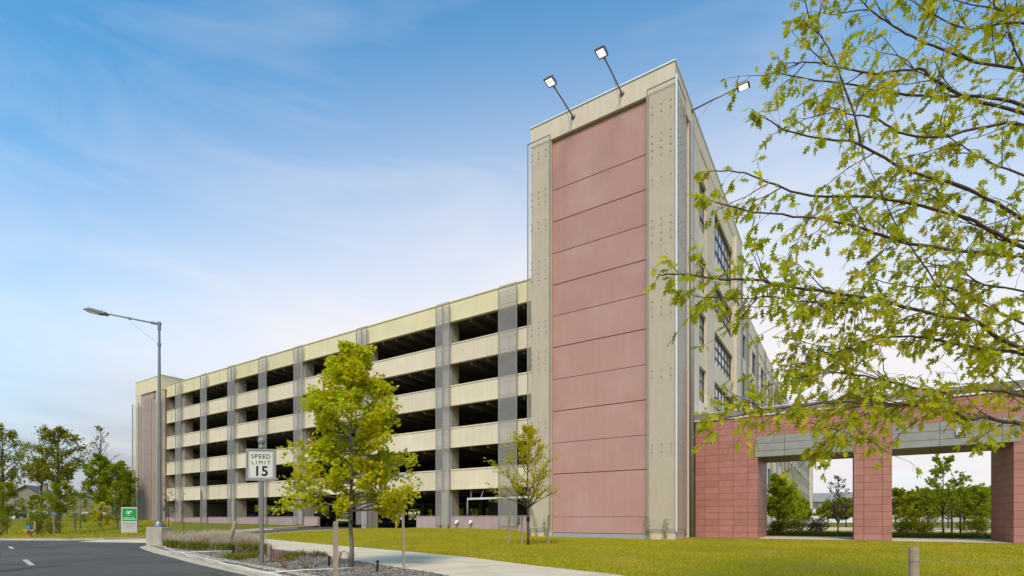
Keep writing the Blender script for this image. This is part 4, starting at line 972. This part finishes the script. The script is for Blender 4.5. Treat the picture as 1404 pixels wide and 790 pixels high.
# low planting strip
mb = MB(); random.seed(9)
for k in range(9000):
    s = rnd(-.3, -18); p = xy(s, rnd(11.0, 12.6)); leaf(mb, (p[0], p[1], rnd(0, .28)), LEAF_OVAL, .13, (rnd(-1, 1), rnd(-1, 1), 1), 0)
tag(mb.build('ground_cover', 'l_low'), 'low green planting along the path behind the gateway', 'ground cover', kind='stuff')
for u, Z, lb in ((1305, 35.5, 'dark post just right of the sparse tree stem'), (1317, 35.5, 'second dark post right of the sparse tree stem')):
    x, y, z = cp(u, Z); mb = MB(); mb.cyl(0, 0, 0, 1.75, .06, 10); mb.cyl(0, 0, 1.75, 1.8, .07, 10); tag(mb.build('bollard', 'dark'), lb, 'post', 'dark posts behind the gateway').location = (x, y, 0)
bk = [(64, 52, 6.5), (56, 55, 7), (48, 50, 6), (40, 56, 7.5), (33, 50, 6.5), (25, 54, 7), (17, 51, 6)]
for i, ((a, b, h), lb) in enumerate(zip(bk, ('endmost', 'second from the far end', 'third from the far end', 'middle', 'third from the tower side', 'second from the tower side', 'nearest the tower'))):
    x, y = xy(a, b); tree('hedgerow_tree', 'bright tree behind the open ground deck, %s' % lb, 'tree', (x, y, .6), h, .12, .4, dome(3.4), 30, LEAF_CLUMP, .5, 'l_bright', per=4, twigs=7, bark='bark2', up=.5, seed=90+i, group='row of trees behind the garage', spread=.35)
# far building framed by the first opening
fb = thing('distant_building', 'pale distant building with a grey roof seen through the first opening', 'building', (112, 185, 0), R_(-32))
B_('wall', fb, 'white', (-16, 16, 0, 10, 0, 6.2)); B_('wall', fb, 'siding', (-16.1, 16.1, -.1, 10, 5.0, 7.4)); B_('roof', fb, 'panel', (-16.5, 16.5, -.6, 10.6, 7.45, 10.6))
for k in range(8): B_('window', fb, 'glass', (-14+k*3.6, -12.4+k*3.6, -.16, -.09, 5.5, 6.8))
fb2 = thing('distant_garage', 'low pale parking structure in the distance beyond the yard trees', 'building', (190, 215, 0), R_(-32))
B_('wall', fb2, 'signgrey', (-60, 60, 0, 12, 0, 3.0), (-60, 60, 0, 12, 3.8, 5.2)); B_('opening', fb2, 'dark', (-59, 59, .3, 11, 3.0, 3.8))

# ------------------------------------------------------------------ houses on the far left
def house(label, u, Z, w, h, roofh, wall, rz, z=.6, wings=False):
    x = (u-702)/706*Z; t = thing('house', label, 'house', (x, Z, z), rz)
    mb = MB(); mb.box(-w/2, w/2, 0, 8, 0, h); mb.poly([(-w/2, 0, h), (w/2, 0, h), (0, 0, h+roofh*.96)]); mb.poly([(w/2, 8, h), (-w/2, 8, h), (0, 8, h+roofh*.96)]); mb.build('wall', wall, t)
    mb = MB(); e = .5
    mb.prism([(-w/2-e, h-.25), (0, h+roofh), (w/2+e, h-.25), (w/2+e, h-.05), (0, h+roofh+.22), (-w/2-e, h-.05)], -.5, 8.5); rf = mb.build('roof', 'roof', t)
    mb = MB(); mb.box(w*.2, w*.2+.8, 3, 3.8, h, h+roofh+.8); mb.build('chimney', 'tan', rf)
    nrow = max(1, int(h//2.8))
    for r in range(nrow):
        for k in range(max(2, int(w//3))):
            xx = -w/2+(k+.5)*w/max(2, int(w//3)); zz = .9+r*2.8
            mb = MB(); mb.box(xx-.55, xx+.55, -.08, -.003, zz, zz+1.4); wd = mb.build('window', 'white', t)
            mb = MB(); mb.box(xx-.45, xx+.45, -.10, -.082, zz+.1, zz+1.3); mb.build('pane', 'glass', wd)
    mb = MB(); mb.box(-.5, .5, -.09, -.004, 0, 2.1); mb.build('door', 'dark', t)
house('cream gabled house with a dark roof behind the navy sign', 36, 120, 9, 5.4, 3.0, 'siding', R_(20))
house('grey roofed house between the slim tree and the broad tree', 68, 128, 11, 4.6, 2.6, 'siding', R_(30))
house('tan terraced house behind the young trees', 104, 125, 14, 4.6, 2.4, 'tan', R_(25))
house('tan house with a low roof right of the terrace', 128, 140, 11, 4.6, 2.4, 'tan', R_(35))
house('pale house at the edge of the picture', 8, 130, 9, 4.8, 2.6, 'siding', R_(15))
c = car('white van parked beyond the navy sign', 'paint_white', ((46-702)/706*82, 82, .85), R_(10), None, 'suv')
c = car('dark car parked on the road behind the slim tree', 'paint_dark', ((62-702)/706*80, 80, .85), R_(5), None, 'suv')
# street in front of the houses
mb = MB()
P = [(-170, 96), (-120, 92), (-85, 88), (-60, 92), (-30, 100)]
for p, q in zip(P, P[1:]): mb.poly([(p[0], p[1]-3, gz(p[0], p[1])+.06), (q[0], q[1]-3, gz(q[0], q[1])+.06), (q[0], q[1]+5, gz(q[0], q[1])+.14), (p[0], p[1]+5, gz(p[0], p[1])+.14)])
tag(mb.build('far_street', 'conc'), kind='structure')
# far wood: one mass along the horizon
mb = MB(); random.seed(5)
for k in range(26000):
    s = random.random()
    if s < .12: x = rnd(-110, 15); y = 150+rnd(-6, 6); hh = 8
    elif s < .66: x = rnd(-420, -110); y = 230+rnd(-12, 12); hh = 9+3*noise.noise(Vector((x*.03, 0, 0)))
    else: x = rnd(60, 420); y = 300+rnd(-12, 12); hh = 9+3*noise.noise(Vector((x*.03, 5, 0)))
    leaf(mb, (x, y, .3+hh*random.random()**.8), LEAF_CLUMP, 1.7, None, 0)
tag(mb.build('distant_woods', 'l_dark'), 'low band of distant woods along the horizon', 'woods', kind='stuff')

# ------------------------------------------------------------------ bed planting
random.seed(31)
SAFE = [(x+.25, y+.15) for x, y in KERB]
def in_bed(x, y): return inpoly(x, y, SAFE+SW_BOT)
def inpoly(x, y, P):
    c = False; n = len(P)
    for i in range(n):
        x0, y0 = P[i]; x1, y1 = P[(i+1) % n]
        if (y0 > y) != (y1 > y) and x < (x1-x0)*(y-y0)/(y1-y0)+x0: c = not c
    return c
def blades(name, n, place, hfun, wid, bend, mat, label, cat, kind='stuff', curve=3):
    mb = MB()
    for _ in range(n):
        x, y = place()
        if name in ('liriope', 'fountain_grass', 'bed_weeds') and not in_bed(x, y): continue
        z = gz(x, y); h = hfun(x, y); an = rnd(0, 6.28); bd = bend*rnd(.3, 1)*h
        wx, wy = math.cos(an+1.57)*wid, math.sin(an+1.57)*wid
        n0 = len(mb.v)
        for k in range(curve):
            f = k/curve; q = (x+math.cos(an)*bd*f*f, y+math.sin(an)*bd*f*f, z+h*f)
            w = (1-f*.5); mb.v += [(q[0]-wx*w, q[1]-wy*w, q[2]), (q[0]+wx*w, q[1]+wy*w, q[2])]
        mb.v.append((x+math.cos(an)*bd, y+math.sin(an)*bd, z+h*(1-.15*bend)))
        for k in range(curve-1): mb.f.append((n0+2*k, n0+2*k+1, n0+2*k+3, n0+2*k+2)); mb.m.append(0)
        k = curve-1; mb.f.append((n0+2*k, n0+2*k+1, n0+2*curve)); mb.m.append(0)
    o = mb.build(name, mat); tag(o, label, cat, kind=kind); return o
cl = [(-15.5+5.2*i/15+rnd(-.2, .2)+j*.3, 22.9-3.4*i/15+rnd(-.2, .2)+j*.75) for i in range(16) for j in range(3)]
ch = {c: rnd(.65, 1.1) for c in cl}
def pf():
    c = random.choice(cl); r = abs(random.gauss(0, .22)); a = rnd(0, 6.28); return c[0]+r*math.cos(a), c[1]+r*math.sin(a)
blades('fountain_grass', 11000, pf, lambda x, y: rnd(.35, .92)*min(ch.items(), key=lambda kv: math.dist(kv[0], (x, y)))[1], .010, .95, 'l_fount', 'clumps of dry pinkish fountain grass beside the lamp base', 'ornamental grass')
cl2 = [(-15.7+5.5*i/22+rnd(-.15, .15), 22.6-3.7*i/22+rnd(-.15, .15)) for i in range(23)]+[(-9.6+rnd(-.5, .6), 18.6+rnd(-.4, .4)) for _ in range(6)]
def pl():
    c = random.choice(cl2); r = abs(random.gauss(0, .2)); a = rnd(0, 6.28); return c[0]+r*math.cos(a), c[1]+r*math.sin(a)
blades('liriope', 9000, pl, lambda x, y: rnd(.18, .42), .010, .9, 'l_low', 'low yellow green tufts edging the fountain grass', 'ground cover')
# scraggy cover between the flowers
cl3 = [(-8.6+rnd(-1.2, 2.8), 15.6+rnd(-1.5, 1.6)) for _ in range(16)]
def pc():
    c = random.choice(cl3); r = abs(random.gauss(0, .25)); a = rnd(0, 6.28); return c[0]+r*math.cos(a), c[1]+r*math.sin(a)
blades('bed_weeds', 3500, pc, lambda x, y: rnd(.06, .24), .008, .9, 'l_low', 'scattered low weeds among the pink flowers', 'ground cover')
fl = [(-8.95, 16.9), (-8.5, 16.5), (-8.2, 17.2), (-7.6, 16.3), (-6.9, 15.2), (-6.6, 14.2), (-6.25, 13.9), (-5.55, 12.6), (-5.0, 12.5), (-6.9, 16.6), (-5.1, 15.2), (-4.6, 14.6), (-6.2, 16.0)]
def flower(i, x, y):
    t = thing('flowering_plant', 'small plant with pink flower heads in the mulch bed', 'flower', (x, y, gz(x, y)), 0, 'pink flowering plants in the mulch bed')
    st = MB(); pt = MB()
    for k in range(9):
        an = rnd(0, 6.28); tw = wander((0, 0, 0), (math.cos(an)*.6, math.sin(an)*.6, 1), rnd(.14, .32), 3, .2); st.tube(tw, .004, 4, cap=False)
        for w in tw[1:3]: leaf(st, w, LEAF_LONG, .07)
        for j in range(random.choice((0, 3, 4))):
            q = tw[-1]+Vector((rnd(-.025, .025), rnd(-.025, .025), rnd(0, .02)))
            for m_ in range(5): a = m_*1.257; leaf(pt, q, LEAF_OVAL, .032, (math.cos(a), math.sin(a), .5), 0)
    st.build('stems', 'l_low', t); pt.build('petals', 'petal', t)
for i, (x, y) in enumerate(fl): flower(i, x, y)
# climbing weeds on the foot of the tower
def vine(label, a, h, seed):
    random.seed(seed); x, y = xy(a, -.12); t = thing('climbing_vine', label, 'plant', (x, y, .03), ROT)
    st = MB(); lf = MB(); p = wander((0, 0, 0), (0, 0, 1), h, 8, .12); p = [Vector((q.x, -abs(q.y)*.2-.02, q.z)) for q in p]; st.tube(p, .008, 5)
    for q in p:
        for _ in range(14): leaf(lf, q+Vector((rnd(-.13, .13), rnd(-.08, 0), rnd(-.15, .15))), LEAF_OVAL, .10)
    st.build('stem', 'bark2', t); lf.build('leaves', 'l_mid', t)
vine('thin green vine at the foot of the right pier near the panels', 1.42, 1.35, 1)
vine('green vine in the middle of the right pier foot', .55, 1.2, 2)
vine('tall thin vine on the left pier of the tower front', 9.0, 1.8, 3)
vine('leafy vine at the foot of the left pier by the stake', 8.3, 1.1, 4)
# mulch pieces
random.seed(8); mb = MB()
def inpoly(x, y, P):
    c = False; n = len(P)
    for i in range(n):
        x0, y0 = P[i]; x1, y1 = P[(i+1) % n]
        if (y0 > y) != (y1 > y) and x < (x1-x0)*(y-y0)/(y1-y0)+x0: c = not c
    return c
bed = KERB+SW_BOT; cnt = 0
while cnt < 22000:
    y = 8+16*random.random()**1.6; x = rnd(-16, 1)
    if not inpoly(x, y, bed): continue
    # keep the chips clear of kerb edge
    cnt += 1; z = gz(x, y); s = rnd(.012, .035); n0 = len(mb.v); an = rnd(0, 6.28); ca, sa = math.cos(an), math.sin(an)
    for dx, dy, dz in ((-1.4, -.5, 0), (1.4, -.5, .2), (1.1, .6, .5), (-1.2, .5, .3), (0, 0, .9)):
        mb.v.append((x+s*(dx*ca-dy*sa), y+s*(dx*sa+dy*ca), z+s*dz+.003))
    for f in ((0, 1, 4), (1, 2, 4), (2, 3, 4), (3, 0, 4)): mb.f.append(tuple(n0+i for i in f)); mb.m.append(0)
tag(mb.build('mulch_chips', 'mulchbit'), 'loose grey brown mulch chips covering the planting bed', 'mulch', kind='stuff')
# lawn blades
random.seed(12)
def lawn_blades():
    rng = np.random.default_rng(4); V = []; F = []; n = 0; mb = MB()
    want = 150000; got = 0; P = lawn_poly
    while got < want:
        y = 8+32*random.random()**1.1; x = rnd(-17, 1.1*y+3)
        if not inpoly(x, y, P): continue
        a, b = ab(x, y)
        if -b < -.2 and 0 < a < 70: continue
        got += 1
        nz = noise.noise(Vector((x*.35, y*.35, 0)))+.5*noise.noise(Vector((x*1.7, y*1.7, 3)))
        if nz < -.36 and random.random() < .85: continue
        h = (.035+.03*random.random())*(1+.5*nz); w = .006+.0003*y; an = rnd(0, 3.14); bx_, by_ = rnd(-.03, .03), rnd(-.03, .03); z = gz(x, y)
        cx_, sy_ = math.cos(an)*w, math.sin(an)*w
        n0 = len(mb.v); mb.v += [(x-cx_, y-sy_, z), (x+cx_, y+sy_, z), (x+bx_, y+by_, z+h)]; mb.f.append((n0, n0+1, n0+2)); mb.m.append(0)
    return mb.build('lawn_grass', 'l_grass')
tag(lawn_blades(), 'short yellow green mown grass of the lawn', 'grass', kind='stuff')
# rough grass on the far strip
def pr():
    while True:
        y = rnd(33, 72); x = rnd(-.99*y, -.66*y)
        if inpoly(x, y, far_poly): return x, y
blades('rough_grass', 22000, pr, lambda x, y: rnd(.05, .16), .02, .6, 'l_grass', 'longer rough grass on the bank beyond the road', 'grass', curve=2)

# ------------------------------------------------------------------ sky, sun, camera
EL, AZ = 46, 192      # sun behind the viewer, a little to the left (compass angle from +Y, clockwise)
w = bpy.data.worlds.new('World'); S.world = w; w.use_nodes = True; nt = w.node_tree; nt.nodes.clear()
out = nt.nodes.new('ShaderNodeOutputWorld'); bg = nt.nodes.new('ShaderNodeBackground')
sky = nt.nodes.new('ShaderNodeTexSky'); sky.sky_type = 'NISHITA'; sky.sun_disc = False
sky.sun_elevation = R_(EL); sky.sun_rotation = R_(AZ); sky.air_density = 1.0; sky.dust_density = .6; sky.ozone_density = 2.0
tc = nt.nodes.new('ShaderNodeTexCoord'); sep = nt.nodes.new('ShaderNodeSeparateXYZ'); nt.links.new(tc.outputs['Generated'], sep.inputs[0])
# thin streaked high cloud and a pale haze towards the horizon
mp_ = nt.nodes.new('ShaderNodeMapping'); mp_.inputs['Rotation'].default_value = (0, 0, R_(25)); mp_.inputs['Scale'].default_value = (1.2, 2.6, 7.0)
nt.links.new(tc.outputs['Generated'], mp_.inputs['Vector'])
nz = N(nt, 'ShaderNodeTexNoise', Scale=1.6, Detail=7.0, Roughness=.55, Distortion=.6); nt.links.new(mp_.outputs[0], nz.inputs['Vector'])
rc = ramp(nt, [(.46, (0, 0, 0)), (.75, (.20, .20, .20))]); nt.links.new(nz.outputs['Fac'], rc.inputs[0])
hz = nt.nodes.new('ShaderNodeMapRange'); hz.interpolation_type = 'SMOOTHSTEP'; hz.inputs['From Min'].default_value = .78; hz.inputs['From Max'].default_value = .10; hz.inputs['To Min'].default_value = 0; hz.inputs['To Max'].default_value = .96
dt = nt.nodes.new('ShaderNodeVectorMath'); dt.operation = 'DOT_PRODUCT'; dt.inputs[1].default_value = Vector((.16, .97, .1)).normalized()
av = nt.nodes.new('ShaderNodeVectorMath'); av.operation = 'ABSOLUTE'; nt.links.new(tc.outputs['Generated'], av.inputs[0])
sa = nt.nodes.new('ShaderNodeSeparateXYZ'); nt.links.new(av.outputs[0], sa.inputs[0])
cbx = nt.nodes.new('ShaderNodeCombineXYZ'); nt.links.new(sep.outputs['X'], cbx.inputs['X']); nt.links.new(sa.outputs['Y'], cbx.inputs['Y']); nt.links.new(sep.outputs['Z'], cbx.inputs['Z'])
nt.links.new(cbx.outputs[0], dt.inputs[0])
m1 = N(nt, 'ShaderNodeMath', operation='MULTIPLY_ADD'); m1.inputs[1].default_value = -.85; m1.inputs[2].default_value = .66; nt.links.new(dt.outputs['Value'], m1.inputs[0])
m2 = N(nt, 'ShaderNodeMath', operation='ADD'); nt.links.new(m1.outputs[0], m2.inputs[0]); nt.links.new(sep.outputs['Z'], m2.inputs[1])
nt.links.new(m2.outputs[0], hz.inputs['Value'])
sm = N(nt, 'ShaderNodeMath', operation='ADD', use_clamp=True); nt.links.new(rc.outputs[0], sm.inputs[0]); nt.links.new(hz.outputs[0], sm.inputs[1])
# low grey cloud bank near the horizon
mp2 = nt.nodes.new('ShaderNodeMapping'); mp2.inputs['Scale'].default_value = (1.5, 1.5, 9.0); nt.links.new(tc.outputs['Generated'], mp2.inputs['Vector'])
nz2 = N(nt, 'ShaderNodeTexNoise', Scale=1.4, Detail=5.0, Roughness=.5); nt.links.new(mp2.outputs[0], nz2.inputs['Vector'])
lowr = nt.nodes.new('ShaderNodeMapRange'); lowr.interpolation_type = 'SMOOTHSTEP'; lowr.inputs['From Min'].default_value = .30; lowr.inputs['From Max'].default_value = .02; nt.links.new(sep.outputs['Z'], lowr.inputs['Value'])
r2 = ramp(nt, [(.35, (.35, .35, .35)), (.65, (1, 1, 1))]); nt.links.new(nz2.outputs['Fac'], r2.inputs[0])
lx = nt.nodes.new('ShaderNodeMapRange'); lx.interpolation_type = 'SMOOTHSTEP'; lx.inputs['From Min'].default_value = .1; lx.inputs['From Max'].default_value = -.65; lx.inputs['To Min'].default_value = .25; lx.inputs['To Max'].default_value = 1.9; nt.links.new(sep.outputs['X'], lx.inputs['Value'])
m3 = N(nt, 'ShaderNodeMath', operation='MULTIPLY'); nt.links.new(r2.outputs[0], m3.inputs[0]); nt.links.new(lx.outputs[0], m3.inputs[1])
ml = N(nt, 'ShaderNodeMath', operation='MULTIPLY'); nt.links.new(lowr.outputs[0], ml.inputs[0]); nt.links.new(m3.outputs[0], ml.inputs[1])
hc = nt.nodes.new('ShaderNodeMix'); hc.data_type = 'RGBA'; hc.inputs['A'].default_value = (6.35, 6.1, 6.2, 1); hc.inputs['B'].default_value = (3.45, 3.5, 3.8, 1)
nt.links.new(ml.outputs[0], hc.inputs['Factor'])
skg = nt.nodes.new('ShaderNodeMix'); skg.data_type = 'RGBA'; skg.blend_type = 'MULTIPLY'; skg.inputs['Factor'].default_value = 1; skg.inputs['B'].default_value = (.80, 1.64, 1.78, 1); nt.links.new(sky.outputs[0], skg.inputs['A'])
mx = nt.nodes.new('ShaderNodeMix'); mx.data_type = 'RGBA'; smx = N(nt, 'ShaderNodeMath', operation='MAXIMUM'); nt.links.new(sm.outputs[0], smx.inputs[0]); nt.links.new(lowr.outputs[0], smx.inputs[1]); nt.links.new(smx.outputs[0], mx.inputs['Factor']); nt.links.new(skg.outputs['Result'], mx.inputs['A']); nt.links.new(hc.outputs['Result'], mx.inputs['B'])
nt.links.new(mx.outputs['Result'], bg.inputs[0]); bg.inputs[1].default_value = .15; nt.links.new(bg.outputs[0], out.inputs[0])
sun = bpy.data.lights.new('sun', 'SUN'); sun.energy = 3.0; sun.angle = R_(20); sun.color = (1, .87, .68)
so = bpy.data.objects.new('sun', sun); COL.objects.link(so)
dirv = Vector((math.sin(R_(AZ))*math.cos(R_(EL)), math.cos(R_(AZ))*math.cos(R_(EL)), math.sin(R_(EL))))
so.rotation_euler = dirv.to_track_quat('Z', 'Y').to_euler()
cam = bpy.data.cameras.new('camera'); cam.sensor_width = 36; cam.lens = 36*706/1404; cam.shift_x = 0; cam.shift_y = 317/1404; cam.clip_end = 3000; cam.clip_start = .05
co = bpy.data.objects.new('camera', cam); COL.objects.link(co); co.location = (0, 0, 1.2); co.rotation_euler = (R_(90), 0, 0); S.camera = co
S.view_settings.view_transform = 'Standard'; S.view_settings.look = 'None'; S.view_settings.exposure = 0
S.cycles.transparent_max_bounces = 16
